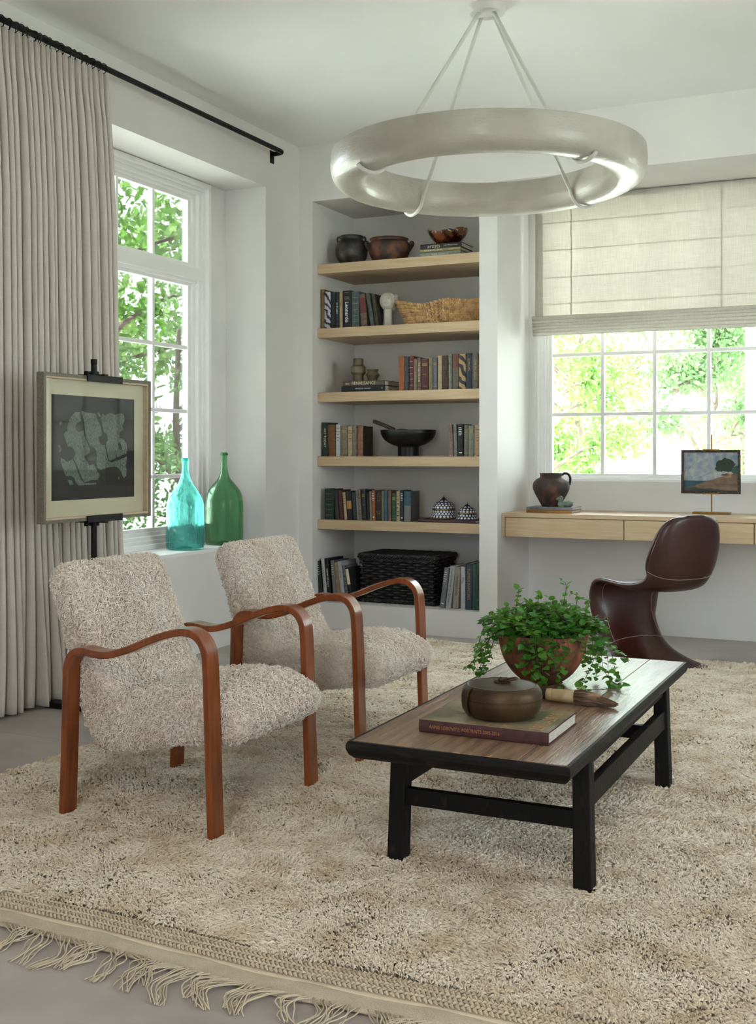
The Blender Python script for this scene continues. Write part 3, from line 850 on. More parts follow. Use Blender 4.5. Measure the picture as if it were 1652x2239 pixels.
# pale patches of the print, in 0..1 coordinates of the black square (x right, y down)
PX0, PX1 = 300., 1262.
def patch(poly):
    out = []
    for x, y in poly:
        u = (x - PX0) / (PX1 - PX0); top = 540 + 66 * u; bot = 1790 - 57 * u; v = (y - top) / (bot - top)
        # undo the perspective of the receding sheet: even steps in depth
        u = u * 1.106 / (1 + .106 * u)
        out.append((pb[0] + (pb[1] - pb[0]) * u, pb[3] - (pb[3] - pb[2]) * v))
    return out
polys = [
    [(540, 745), (590, 750), (600, 850), (560, 880), (535, 910), (545, 960), (580, 985), (630, 960), (640, 1020), (660, 1090), (700, 1190), (695, 1225), (640, 1270), (690, 1370), (740, 1360), (780, 1430), (815, 1490),
     (790, 1540), (700, 1550), (640, 1570), (620, 1540), (590, 1480), (570, 1400), (520, 1290), (540, 1240), (525, 1190), (490, 1150), (465, 1160), (440, 1090), (420, 1010), (435, 985), (460, 970), (455, 920), (480, 830)],
    [(600, 735), (680, 755), (760, 765), (780, 830), (820, 900), (840, 1020), (800, 1045), (815, 1100), (835, 1135), (870, 1130), (890, 1210), (915, 1320), (960, 1340), (1100, 1290), (1160, 1265), (1160, 1310), (1140, 1370),
     (1155, 1420), (1150, 1490), (1120, 1520), (1100, 1490), (1080, 1440), (1040, 1400), (1000, 1385), (930, 1390), (870, 1415), (820, 1425), (790, 1400), (770, 1330), (780, 1250), (770, 1200), (740, 1160), (700, 1140), (665, 1060),
     (640, 960), (635, 870), (615, 800)],
    [(850, 770), (880, 790), (940, 755), (1000, 780), (1060, 765), (1110, 770), (1125, 800), (1120, 870), (1100, 900), (1110, 950), (1065, 985), (1060, 1050), (1100, 1060), (1155, 1110), (1165, 1200), (1150, 1235), (1080, 1260), (1030, 1280), (1010, 1225), (1012, 1290),
     (930, 1320), (905, 1230), (885, 1110), (915, 1080), (900, 1000), (870, 990), (840, 880), (825, 830)],
    [(385, 1280), (430, 1310), (450, 1335), (510, 1300), (540, 1370), (570, 1460), (600, 1540), (640, 1580), (770, 1575), (775, 1595), (700, 1600), (580, 1610), (550, 1580), (530, 1530), (500, 1495), (440, 1500), (410, 1420), (390, 1340)],
    [(455, 1545), (500, 1545), (520, 1600), (480, 1600)], [(370, 870), (400, 850), (400, 890), (380, 905)], [(365, 1150), (380, 1130), (400, 1200), (375, 1220)],
    [(785, 760), (810, 752), (825, 800), (812, 805)], [(1048, 1500), (1060, 1500), (1055, 1535), (1045, 1535)]]
pm = MB(); Mx = Matrix(((0, 0, 1, 0), (1, 0, 0, 0), (0, 1, 0, 0), (0, 0, 0, 1)))
for p in polys:
    q = patch(p)
    q2 = []
    for i in range(len(q)):      # slightly ragged edges
        a = Vector(q[i]); b = Vector(q[(i + 1) % len(q)])
        for t_ in (0, .33, .66):
            v = a.lerp(b, t_); j = mnoise.noise(Vector((v.x * 90, v.y * 90, 2))) * .0022; q2.append((v.x + j, v.y - j))
    pm.prism(q2, -.0092, -.0089, Mx)
pm.build('painted_shapes', M_sage, art)
for p in ([(800, 1040), (895, 1000), (915, 1080), (830, 1130)], [(1045, 1110), (1070, 1100), (1095, 1170), (1080, 1195), (1050, 1180)]): MB().prism(patch(p), -.0089, -.0087, Mx).build('black_mark', M_ink, art)
MB().box(.008, .0092, -hw + .022, hw - .022, .022, hh - .022).build('glazing', glass_mat('picture_glass', 'FCFCFA', .02), art)

# ------------------------------------------------------------------ bottles on the sill
def glass_bottle(name, label, prof, loc, col, dens, rough, ripple):
    m = bpy.data.materials.new(name + '_glass'); m.use_nodes = True; nt = m.node_tree; N = nt.nodes; L = nt.links
    P = N['Principled BSDF']; P.inputs['Base Color'].default_value = rgb(col); P.inputs['Transmission Weight'].default_value = 1
    P.inputs['Roughness'].default_value = rough; P.inputs['IOR'].default_value = 1.30
    if ripple:
        tc = N.new('ShaderNodeTexCoord'); mp = N.new('ShaderNodeMapping'); mp.inputs['Scale'].default_value = (1, 1, .35); L.new(tc.outputs['Object'], mp.inputs[0])
        n = N.new('ShaderNodeTexNoise'); n.inputs['Scale'].default_value = 26; L.new(mp.outputs[0], n.inputs['Vector'])
        b = N.new('ShaderNodeBump'); b.inputs['Strength'].default_value = ripple; b.inputs['Distance'].default_value = .02; L.new(n.outputs['Fac'], b.inputs['Height']); L.new(b.outputs[0], P.inputs['Normal'])
    tr = N.new('ShaderNodeBsdfTransparent'); tr.inputs[0].default_value = rgb(col); mx = N.new('ShaderNodeMixShader'); mx.inputs[0].default_value = dens
    L.new(P.outputs[0], mx.inputs[1]); L.new(tr.outputs[0], mx.inputs[2]); L.new(mx.outputs[0], N['Material Output'].inputs[0])
    root = thing(name, label, 'bottle', loc)
    pts = [(p.x, p.y) for p in crv([(a, b, 0) for a, b in prof], 5)]
    nk = max(z for r, z in pts); body = [p for p in pts]
    inner = [(max(r - .004, .001), z + (.006 if r < .03 and z < .05 else 0)) for r, z in reversed(pts)]
    inner = [(r, max(z, .010)) for r, z in inner]
    MB().lathe(body + inner, n=48, caps=False).build('body', m, root, smooth=True)
    r0 = prof[-1][0]
    tt = [(r0 + .0005 + .0045 * math.cos(q * 2 * PI / 8), nk - .012 + .006 * math.sin(q * 2 * PI / 8)) for q in range(9)]
    MB().lathe(tt, n=32, caps=False).build('lip', m, root, smooth=True)
    return root
glass_bottle('demijohn', 'pale turquoise glass demijohn bottle on the window sill', [(.0, .012), (.06, .006), (.095, .0), (.104, .010), (.106, .04), (.106, .12), (.105, .20), (.103, .245), (.092, .285), (.066, .330), (.038, .372), (.024, .41), (.0195, .45), (.019, .508)],
             (-3.698, 5.325, WLZ0 + .002), 'BDEFEC', .45, .02, .9)
glass_bottle('demijohn', 'olive green glass demijohn bottle on the sill, farther in the corner', [(.0, .014), (.06, .006), (.10, .0), (.110, .012), (.112, .05), (.112, .15), (.112, .22), (.108, .270), (.092, .315), (.062, .355), (.034, .39), (.023, .43), (.0195, .47), (.019, .538)],
             (-3.694, 5.715, WLZ0 + .002), 'C6E6CC', .5, .03, .2)

# ------------------------------------------------------------------ books
CLR = {'tan_brown': ('8E6A3C', '6B4D28'), 'navy_teal': ('1B2632', '22313A'), 'green_black': ('22362A', '1C1D22'), 'cream': ('C5AE85', 'AC9468'), 'navy_black': ('1E1D2A', '1A1A25'), 'teal_worn': ('3F5458', '5B6D6C'),
       'brown_red': ('7C6250', '4A2A22'), 'green_gray': ('3C4A42', '66716C'), 'gold_black': ('2A2A20', '51472A'), 'orange_c': ('B0622F', '96491F'), 'dark_teal': ('39454A', '2E393D'), 'red_mar': ('6F2F2C', '57201F'),
       'tan_gray': ('8C7C62', '74664F'), 'mauve': ('7A5C52', '644A42'), 'maroon': ('5E2624', '4A1C1C'), 'khaki': ('8F8362', '7B6F50'), 'blue_gray': ('67707A', '555F68'), 'brown_leather': ('4C3022', '2F1C15'),
       'mottle': ('848781', '5B5A50'), 'brown_gray2': ('6D675A', '5A5549'), 'navy': ('1F2E42', '18253A'), 'gray_brown': ('6B6156', '544C43'), 'orange_r': ('A2522F', '7F3C20'), 'dk_green': ('1D3932', '16302B'),
       'rust_brown': ('8A5128', '6E3E1E'), 'white': ('C9CCD2', 'B9BDC4'), 'gray_warm': ('8E8579', '777064'), 'copper': ('A46A49', '8A5236'), 'pink_brown': ('98776A', '7F6055'), 'black': ('191A1E', '26262A'), 'olive': ('7C7966', '66634F'),
       'gray_green': ('868A7C', '6E7366'), 'tan2': ('B1916D', '99795A'), 'charcoal': ('26282C', '33353A'), 'maroon_b': ('5D2420', '491B19'), 'dk_gray': ('35393A', '2A2E2F'), 'green_white': ('8C9482', '5F6C58'), 'black_teal': ('18262B', '223338'),
       'dk_brown': ('33261C', '241B15'), 'blue': ('3C6178', '2C4C61'), 'green': ('2F5A3E', '244830'), 'gray': ('7D7F83', '6E7074'), 'light_gray': ('B4BBC1', 'A3ABB1'), 'beige': ('A79D8C', '978C7A'), 'navy_gray': ('3A4660', '2F3A54'),
       'green_p': ('2C5A45', '244C3A'), 'maroon_l': ('5A3440', '4B2A35'), 'gray_dk': ('4C4A48', '3E3D3B')}
def mute(h):
    c = [int(h[i:i + 2], 16) for i in (0, 2, 4)]; g = sum(c) / 3
    return ''.join('%02X' % int(max(0, min(255, (g + (v - g) * .82) * .90))) for v in c)
def bmat(k):
    if k == 'zebra': return MATS.setdefault('bk_zebra', striped('bk_zebra', '1E1A18', 'A0855E', 9, 'DIAGONAL', 6))
    if k == 'bw_pattern': return MATS.setdefault('bk_bw', striped('bk_bw', '26262A', 'B9BAC6', 11, 'DIAGONAL', 9, contrast=(.35, .45)))
    a, b = CLR[k]; a, b = mute(a), mute(b); return mat('book_' + k, a, .68, col2=b, ns=55, contrast=(.42, .7), bump=.1, bs=90)
INK = {'white': 'E6E4DC', 'cream': 'CFC6AC', 'gold': 'A58A50', 'black': '1B1B1C', 'gray': '5A5C60', 'brown': '5A3B22'}
def imat(k): return mat('ink_' + k, INK[k], .6)
SPINE = Matrix(((0, 1, 0, 0), (0, 0, -1, 0), (-1, 0, 0, 0), (0, 0, 0, 1)))   # text runs down the spine
FLAT = Matrix(((1, 0, 0, 0), (0, 0, -1, 0), (0, 1, 0, 0), (0, 0, 0, 1)))     # text runs along X on a face turned to -Y

def book(x0, w, h, dp, Yf, z, tilt, ck, label, title='', tc='', mode='plain', group=None, side=None):
    """upright book: spine faces -Y; local origin at the bottom corner it stands on"""
    pivot = x0 if tilt >= 0 else x0 + w
    root = thing('book', label, 'book', (pivot, Yf, z), 0, group, ry=-math.radians(tilt))
    ox = 0 if tilt >= 0 else -w
    m = bmat(ck); t = min(.0028, w * .16)
    c = MB(); rb = min(.004, w * .2); n = 6; pr = []
    for k in range(n + 1):
        a = PI * k / n; pr.append((ox + w / 2 - (w / 2) * math.cos(a), rb - rb * math.sin(a)))
    pr += [(ox + w, dp), (ox + w - t, dp), (ox + w - t, rb + .004), (ox + t, rb + .004), (ox + t, dp), (ox, dp)]
    c.prism(pr, 0, h); cov = c.build('cover', m, root)
    MB().box(ox + t, ox + w - t, rb + .005, dp - .004, .003, h - .004).build('pages', M_page, root)
    cx = ox + w / 2; yy = -.0003
    if title:
        if mode == 'leo':
            text('lettering', title, .034, Matrix.Translation((cx, yy, h * .42)) @ SPINE, imat(tc), cov, h * .55, bold=.0006)
            for q in range(4): text('lettering', 'The Complete Paintings'[:14 + q], .0045, Matrix.Translation((cx, yy, h * .86 - q * .007 + (.02 if q == 0 else 0))) @ FLAT, imat('cream'), cov, w * .7)
        elif mode == 'v2': 
            text('lettering', title, min(w * .42, .024), Matrix.Translation((cx + w * .2, yy, h * .52)) @ SPINE, imat(tc), cov, h * .86)
            text('lettering', 'The Gardens Suburb', .007, Matrix.Translation((cx - w * .12, yy, h * .5)) @ SPINE, imat(tc), cov, h * .6)
        else:
            text('lettering', title, min(w * .56, .022), Matrix.Translation((cx, yy, h * (.55 if len(title) > 7 else .68))) @ SPINE, imat(tc), cov, h * .8)
    elif mode != 'plain':
        s_ = MB(); key = 'gold'; e0, e1 = ox + w * .14, ox + w * .86; y0, y1 = -.0006, rb * .5 if False else .0006
        if mode == 'bands':
            for q in range(5): s_.box(e0, e1, -.0008, .001, h * (.15 + .17 * q), h * (.15 + .17 * q) + .0016)
            key = 'brown' if ck in ('teal_worn', 'maroon_b', 'dk_green') else 'cream'
            if ck in ('brown_leather', 'gray_warm'): key = 'brown'
            if ck in ('teal_worn', 'dk_green'): key = 'gold'
        elif mode == 'gold3':
            rr = random.Random(label)
            for q in range(3): s_.box(e0, e1, -.0006, .001, h * (.84 - .035 * q), h * (.84 - .035 * q) + .0035 * rr.uniform(.4, 1.2))
            s_.box(e0 + w * .08, e1 - w * .08, -.0006, .001, h * .5, h * .5 + .002); s_.box(e0, e1, -.0006, .001, h * .1, h * .1 + .002)
        elif mode == 'white3':
            for q in range(5): s_.box(e0 + w * .05, e1 - w * (.1 if q % 2 else .2), -.0006, .001, h * (.88 - .055 * q), h * (.88 - .055 * q) + .003)
            s_.box(e0 + w * .1, e1 - w * .1, -.0006, .001, h * .1, h * .1 + .006); key = 'white'
        elif mode == 'marks':
            for q, (a, b) in enumerate(((.2, .8), (.1, .9), (.3, .7), (.2, .8), (.35, .65))): s_.box(ox + w * a, ox + w * b, -.0006, .001, h * (.85 - .09 * q), h * (.85 - .09 * q) + .003)
            key = 'brown'
        elif mode == 'blackbar':
            for q in range(6): s_.box(ox + w * (.25 if q % 2 else .4), ox + w * (.8 if q % 3 else .6), -.0006, .001, h * (.82 - .13 * q), h * (.82 - .13 * q) + .006)
            key = 'black'
        elif mode == 'goldspeck':
            rr = random.Random(4)
            for q in range(70): 
                a = rr.uniform(.12, .85); b = rr.choice((rr.uniform(.6, .92), rr.uniform(.2, .32))); s_.box(ox + w * a, ox + w * a + .0016, -.0006, .001, h * b, h * b + .0018)
        elif mode == 'orangeband': s_.prism([(p[0], p[1] - .0003) for p in pr[:n + 1]], h * .38, h * .66); key = 'tan'; INK['tan'] = 'A87445'
        elif mode == 'creamtop': s_.prism([(p[0], p[1] - .0003) for p in pr[:n + 1]], h * .52, h * .97); key = 'cream'
        elif mode == 'redlabel': s_.prism([(p[0], p[1] - .0003) for p in pr[:n + 1]], h * .42, h * .88); key = 'redl'; INK['redl'] = '5E2320'
        elif mode == 'halfbrown': s_.prism([(p[0], p[1] - .0003) for p in pr[:n + 1]], h * .60, h * .999); key = 'hb'; INK['hb'] = '6A3F30'
        elif mode == 'halfgray': s_.prism([(p[0], p[1] - .0003) for p in pr[:n + 1]], h * .002, h * .53); key = 'hg'; INK['hg'] = '6C6D6C'
        s_.build({'bands': 'spine_tooling', 'redlabel': 'spine_label', 'orangeband': 'spine_label', 'creamtop': 'spine_label', 'halfbrown': 'spine_cloth', 'halfgray': 'spine_cloth'}.get(mode, 'lettering'), imat(key), cov)
    if side:   # a different board colour on the side that faces the room
        MB().box(ox + w - .0001, ox + w + .0006, .006, dp, .0005, h - .0005).build('board', bmat(side), root)
    return root

def flat_book(x0, x1, y0, y1, z, th, ck, label, parts=(), group=None, rz=0, cat='book'):
    """book lying down, spine to -Y"""
    root = thing('book', label, cat, ((x0 + x1) / 2, y0, z), rz, group); hw_ = (x1 - x0) / 2; t = min(.003, th * .16); dp = y1 - y0
    rb = min(.003, th * .2); pr = []
    for k in range(7):
        a = PI * k / 6; pr.append((rb - rb * math.sin(a), th / 2 - th / 2 * math.cos(a)))
    pr += [(dp, th), (dp, th - t), (rb + .004, th - t), (rb + .004, t), (dp, t), (dp, 0)]
    Mx = Matrix(((0, 0, 1, 0), (1, 0, 0, 0), (0, 1, 0, 0), (0, 0, 0, 1)))
    cov = MB().prism(pr, -hw_, hw_, Mx).build('cover', bmat(ck), root)
    MB().box(-hw_ + .003, hw_ - .003, rb + .005, dp - .003, t, th - t).build('pages', M_page_v, root)
    for body, xc, zc, size, ink, mw in parts:
        text('lettering', body, size, Matrix.Translation((xc, -.0003, zc)) @ FLAT, imat(ink), cov, mw, align='CENTER')
    return root
M_page_v = mat('page_edges_flat', 'DDD8CE', .85, col2='B5AFA4', ns=40, stretch=(1, 1, 22))
BOOKS = [
    (2, -3.475, 0.0265, 0.254, 0, 'tan_brown', '', '', 'plain', 'tan brown cloth book at far left end of second shelf from top'),
    (2, -3.4471, 0.0427, 0.2371, 0, 'bw_pattern', '', '', 'plain', 'tall book with black and white brushstroke spine on second shelf'),
    (2, -3.4016, 0.0323, 0.2327, 0, 'navy_teal', '', '', 'plain', 'dark navy hardback between patterned spine and slim green book'),
    (2, -3.3679, 0.025, 0.2314, 0, 'green_black', 'Jan Brueghel', 'white', 'v', 'slim dark green and black paperback with small white spine title'),
    (2, -3.3404, 0.0219, 0.2307, 0, 'cream', 'PICASSO', 'brown', 'v', 'slim cream book with brown capital lettering beside wide navy book'),
    (2, -3.316, 0.0603, 0.236, 0, 'navy_black', 'Leonardo', 'white', 'leo', 'thick navy black book with large white name down its spine'),
    (2, -3.2536, 0.0525, 0.2272, 0, 'teal_worn', '', '', 'bands', 'thick worn teal cloth book right of the navy one'),
    (2, -3.1876, 0.0435, 0.2063, 3.9, 'brown_red', '', '', 'redlabel', 'worn brown book with red spine label leaning left on second shelf'),
    (2, -3.1177, 0.0264, 0.2106, 10.0, 'green_gray', '', '', 'plain', 'dark green book with frayed grey spine leaning beside carved head'),
    (2, -3.0892, 0.0236, 0.2025, 7.6, 'gold_black', '', '', 'plain', 'black and gold leaning book nearest the carved head'),
    (3, -2.9259, 0.0397, 0.2143, 0, 'orange_c', '', '', 'plain', 'bright orange cloth book at left end of third shelf row'),
    (3, -2.8842, 0.0285, 0.2097, 0, 'dark_teal', '', '', 'plain', 'dark teal grey book right of bright orange one'),
    (3, -2.8537, 0.0277, 0.2136, 0, 'red_mar', '', '', 'bands', 'dusty red book with pale spine bands on third shelf'),
    (3, -2.824, 0.0221, 0.1949, 0, 'tan_gray', 'ZOLA', 'brown', 'v', 'short narrow tan book beside banded dusty red one'),
    (3, -2.8, 0.0255, 0.2016, 0, 'mauve', "THE PAINTER'S EYE", 'cream', 'v', 'mauve brown book with cream lettering on third shelf'),
    (3, -2.7725, 0.0458, 0.1943, 0, 'maroon', '', '', 'gold3', 'wide maroon book with gilt lines in middle of third shelf'),
    (3, -2.7234, 0.0266, 0.2008, 0, 'khaki', '', '', 'plain', 'khaki cloth book right of wide maroon one'),
    (3, -2.6942, 0.0251, 0.1966, 0, 'blue_gray', '', '', 'gold3', 'blue grey book between khaki and cream spines on third shelf'),
    (3, -2.6664, 0.0284, 0.2094, 0, 'cream', '', '', 'plain', 'pale cream book left of dark brown leather book on third shelf'),
    (3, -2.6354, 0.0384, 0.2082, 0, 'brown_leather', '', '', 'bands', 'dark brown leather book with raised bands on third shelf'),
    (3, -2.5938, 0.0228, 0.2167, 0, 'mottle', '', '', 'plain', 'narrow mottled grey and white book on third shelf'),
    (3, -2.569, 0.0394, 0.2158, 0, 'brown_gray2', '', '', 'halfbrown', 'grey cloth book with brown upper half left of striped spine'),
    (3, -2.5271, 0.0458, 0.2124, 0, 'zebra', '', '', 'plain', 'book with wavy black and tan striped spine on third shelf'),
    (3, -2.4794, 0.0376, 0.2168, 0, 'navy', 'EUROPE', 'gold', 'v', 'navy book with gold capital title near right end of third shelf'),
    (3, -2.4398, 0.0374, 0.2135, 0, 'gray_brown', 'THE PICASSO', 'gold', 'v', 'grey brown book second from right end of third shelf'),
    (3, -2.3998, 0.0236, 0.2139, 0, 'orange_r', '', '', 'plain', 'rust orange book cut off by niche edge on third shelf'),
    (4, -3.465, 0.0402, 0.2167, 0, 'dk_green', 'ART TODAY', 'cream', 'v', 'dark green hardback at left end of fourth shelf'),
    (4, -3.4198, 0.051, 0.2012, 1.3, 'rust_brown', '', '', 'plain', 'rust brown cloth book beside dark green hardback on fourth shelf'),
    (4, -3.366, 0.0324, 0.2039, 0, 'white', '', '', 'marks', 'slim white book with small black marks on fourth shelf'),
    (4, -3.3316, 0.049, 0.1938, 0, 'tan_gray', '', '', 'gold3', 'wide dusty tan book right of slim white one on fourth shelf'),
    (4, -3.2805, 0.0313, 0.1913, 0, 'cream', '', '', 'marks', 'cream book with brown printed marks on fourth shelf'),
    (4, -3.2457, 0.0283, 0.1961, 0, 'gray_warm', '', '', 'bands', 'warm grey cloth book on fourth shelf left of brown leather volume'),
    (4, -3.2125, 0.0397, 0.1905, 0, 'copper', '', '', 'plain', 'copper brown leather volume with dark embossed cover on fourth shelf'),
    (4, -2.5884, 0.0261, 0.1945, 2.6, 'pink_brown', '', '', 'marks', 'pinkish brown book leaning at left of right hand group on fourth shelf'),
    (4, -2.557, 0.0214, 0.1953, 1.6, 'mottle', '', '', 'plain', 'narrow mottled grey book left of black book on fourth shelf'),
    (4, -2.5324, 0.0365, 0.1962, 0, 'black', '', '', 'white3', 'black book with silver lettering in fourth shelf right group'),
    (4, -2.4932, 0.0265, 0.1895, 0, 'olive', '', '', 'gold3', 'olive grey book right of black book on fourth shelf'),
    (4, -2.4648, 0.0349, 0.1867, 0, 'gray_green', '', '', 'gold3', 'grey green book second from right end of fourth shelf'),
    (4, -2.426, 0.0419, 0.1907, 0, 'tan2', '', '', 'marks', 'tan book cut off by niche edge on fourth shelf'),
    (5, -3.4404, 0.0635, 0.1962, 0, 'dk_green', '', '', 'bands', 'thick dark green book at left end of fifth shelf'),
    (5, -3.363, 0.0288, 0.1875, 4.7, 'charcoal', '', '', 'plain', 'charcoal book leaning left beside thick dark green volume'),
    (5, -3.3288, 0.0248, 0.1891, 5.8, 'maroon_b', '', '', 'bands', 'brick maroon book leaning left on fifth shelf'),
    (5, -3.299, 0.0191, 0.1745, 5.1, 'cream', '', '', 'marks', 'short cream book with dark lettering beside brick maroon one'),
    (5, -3.2778, 0.0346, 0.1829, 3.5, 'black', '', '', 'orangeband', 'black book with tan orange band round its spine'),
    (5, -3.2378, 0.0251, 0.1751, 3.8, 'dk_gray', '', '', 'plain', 'short dark grey book right of black and tan banded one'),
    (5, -3.2097, 0.0148, 0.1894, 3.5, 'green_white', '', '', 'marks', 'slim green and white speckled book on fifth shelf'),
    (5, -3.192, 0.0152, 0.1969, 4.2, 'pink_brown', '', '', 'blackbar', 'pinkish brown book with black marks on fifth shelf'),
    (5, -3.1724, 0.0282, 0.1927, 2.6, 'black_teal', '', '', 'gold3', 'black teal book with faint gilt lines on fifth shelf'),
    (5, -3.1399, 0.0175, 0.1763, 1.5, 'dk_brown', '', '', 'plain', 'short dark brown book on fifth shelf left of slim grey one'),
    (5, -3.12, 0.0156, 0.1837, 1.4, 'gray_warm', '', '', 'plain', 'slim warm grey book left of orange spine on fifth shelf'),
    (5, -3.102, 0.0206, 0.1915, 1.2, 'orange_c', '', '', 'white3', 'orange book with white lines near middle of fifth shelf'),
    (5, -3.0789, 0.0366, 0.1918, 0, 'dk_brown', '', '', 'goldspeck', 'wide dark brown book with gilt speckled ornament on fifth shelf'),
    (5, -3.0404, 0.0177, 0.189, 0, 'olive', '', '', 'plain', 'slim olive book left of blue one on fifth shelf'),
    (5, -3.0207, 0.0231, 0.1926, 0, 'blue', '', '', 'plain', 'blue cloth book with frayed top on fifth shelf'),
    (5, -2.996, 0.0208, 0.1909, 0, 'mauve', '', '', 'plain', 'mauve grey book right of blue cloth one on fifth shelf'),
    (5, -2.9687, 0.0275, 0.1747, 0, 'green', '', '', 'gold3', 'short bright green book with gilt title on fifth shelf'),
    (5, -2.9388, 0.0229, 0.1875, 0, 'cream', '', '', 'blackbar', 'cream book with black cross pattern on fifth shelf'),
    (5, -2.9126, 0.0237, 0.1941, 0, 'navy', '', '', 'white3', 'navy book with rows of white letters on fifth shelf'),
    (5, -2.8856, 0.0451, 0.1871, 0, 'blue', '', '', 'halfgray', 'large book with blue and grey spine at right end of fifth shelf row'),
    (6, -3.4635, 0.0236, 0.2533, 6.2, 'charcoal', '', '', 'white3', 'charcoal book at far left of bottom shelf'),
    (6, -3.4331, 0.022, 0.269, 5.2, 'white', 'THE BEAUTY OF HOME', 'gray', 'v', 'tall white book second from left on bottom shelf'),
    (6, -3.4073, 0.025, 0.27, 5.1, 'black', 'POETRY OF PLACE', 'white', 'v', 'tall black book with white letters on bottom shelf left group'),
    (6, -3.3674, 0.0241, 0.2581, 4.9, 'gray', '', '', 'white3', 'grey book right of tall black one on bottom shelf'),
    (6, -3.3396, 0.0262, 0.248, 5.6, 'tan2', 'HOME BY THE SEA', 'brown', 'v', 'tan book in the left group on bottom shelf'),
    (6, -3.3066, 0.0261, 0.2565, 7.0, 'light_gray', 'STYLE', 'black', 'v', 'light grey book with thin black capitals on bottom shelf'),
    (6, -3.2753, 0.0171, 0.2312, 7.4, 'gray', '', '', 'blackbar', 'slim grey book right of light grey one on bottom shelf'),
    (6, -3.25, 0.0221, 0.2176, 9.0, 'black', '', '', 'creamtop', 'black book with cream jacket top beside dark wicker hamper'),
    (6, -2.6411, 0.0313, 0.2459, -7.6, 'gray', '', '', 'white3', 'grey book leaning against right side of dark wicker hamper'),
    (6, -2.6033, 0.0346, 0.2566, -7.4, 'light_gray', 'Privately Making Our Present', 'gray', 'v', 'pale blue grey book leaning right on bottom shelf'),
    (6, -2.5554, 0.0347, 0.253, -4.0, 'beige', 'WORKSTEAD', 'black', 'v', 'beige book with bold black capitals on bottom shelf'),
    (6, -2.5043, 0.0285, 0.2567, 0, 'white', 'STILL', 'black', 'v', 'white book with thin grey capitals on bottom shelf'),
    (6, -2.4718, 0.0412, 0.277, 0, 'navy_gray', 'FLEMISH PAINTING', 'gold', 'v', 'slate blue book with gold capitals on bottom shelf right group'),
    (6, -2.428, 0.0516, 0.2755, 0, 'green_p', 'Paradise Planned', 'black', 'v2', 'large green book with black title at right end of bottom shelf'),
]
PCROT = 141
CLR.update({'sage': ('97A399', '8B978D'), 'mustard': ('A5935A', '94834C'), 'ink_navy': ('1F2228', '262A31'), 'taupe': ('5F5148', '51443C'), 'blue_black': ('22252F', '1B1E27'), 'silver': ('8A8C92', '7C7E85'), 'ochre': ('C07C2C', 'A96A22'), 'claret': ('5A2A2E', '4A2025')})
GRP = {2: 'books on the second shelf from top', 3: 'books on the third shelf', 4: 'books on the fourth shelf', 5: 'books on the fifth shelf', 6: 'books on the niche floor'}
SZ = {2: (6.50, 1.896), 3: (6.50, 1.4875), 4: (6.50, 1.080), 5: (6.49, .677), 6: (6.47, .1586)}
for (s_, x0, w_, h_, tilt, ck, title, tc, mode, label) in BOOKS:
    Yf, z = SZ[s_]
    dp = {2: .19, 3: .15, 4: .145, 5: .14, 6: .215}[s_]
    if w_ < .024: dp *= .85
    side = {'rust brown cloth': None}.get(label)
    if ck == 'copper': side = 'dk_brown'
    if mode == 'halfgray': side = 'gray_dk'
    if ck == 'gold_black': side = 'gold_black'
    book(x0, w_, h_, dp, Yf + random.Random(label).uniform(0, .006), z + .0003, tilt, ck, label, title, tc, mode, GRP[s_], side)

# stack under the glazed bowl on the top shelf
z = 2.3053
flat_book(-2.791, -2.521, 6.52, 6.66, z, .0305, 'sage', 'sage green book, lowest in the stack on the top shelf',
          [('FRANK AUERBACH', .0, .0150, .013, 'white', .12), ('Catherine Lampert', -.095, .012, .006, 'white', .05)], 'books stacked under the glazed bowl')
flat_book(-2.790, -2.519, 6.515, 6.69, z + .0308, .0195, 'mustard', 'mustard book with white capitals, middle of the top shelf stack',
          [('THE BEAUTIFUL BRAIN', -.045, .0098, .012, 'white', .15), ('Larry Swanson', .075, .0098, .006, 'white', .06)], 'books stacked under the glazed bowl')
flat_book(-2.785, -2.515, 6.515, 6.72, z + .0506, .0290, 'ink_navy', 'dark book with large cream artists lettering, topmost under the glazed bowl',
          [('artists', -.045, .0145, .034, 'cream', .105), ('THEIR LIVES AND WORKS', .065, .0145, .008, 'cream', .095)], 'books stacked under the glazed bowl')
# candle stack
z = 1.4878
flat_book(-3.3225, -3.018, 6.50, 6.74, z, .0380, 'blue_black', 'blue black book, lower one under the olive candles',
          [('FRANÇOIS HALARD', -.0, .019, .012, 'white', .11), ('V', .132, .019, .014, 'white', .03)], 'books under the candles')
flat_book(-3.3105, -3.021, 6.50, 6.74, z + .0383, .0300, 'taupe', 'taupe book with large cream title, upper one under the olive candles',
          [('RENAISSANCE', .0, .015, .027, 'cream', .165), ('ii|o|', -.115, .015, .018, 'cream', .03)], 'books under the candles')
# maroon book under the scale pattern jars
flat_book(-2.789, -2.412, 6.485, 6.78, .6773, .0175, 'maroon_l', 'thin plum maroon book lying under the two scale patterned jars')
# desk books
flat_book(-2.127, -1.848, 6.585, 6.775, .7463, .0165, 'ochre', 'ochre orange book, lower one under the clay jug on the desk', [('AUGUSTE RODIN', -.068, .008, .0155, 'brown', .135)], 'books under the clay jug')
flat_book(-2.126, -1.845, 6.583, 6.785, .7631, .0165, 'silver', 'silver grey book, upper one under the clay jug on the desk', [('ROTHKO', -.087, .008, .0145, 'black', .065), ('THE COLOR FIELD PAINTINGS', .0, .008, .0085, 'gray', .10)], 'books under the clay jug')
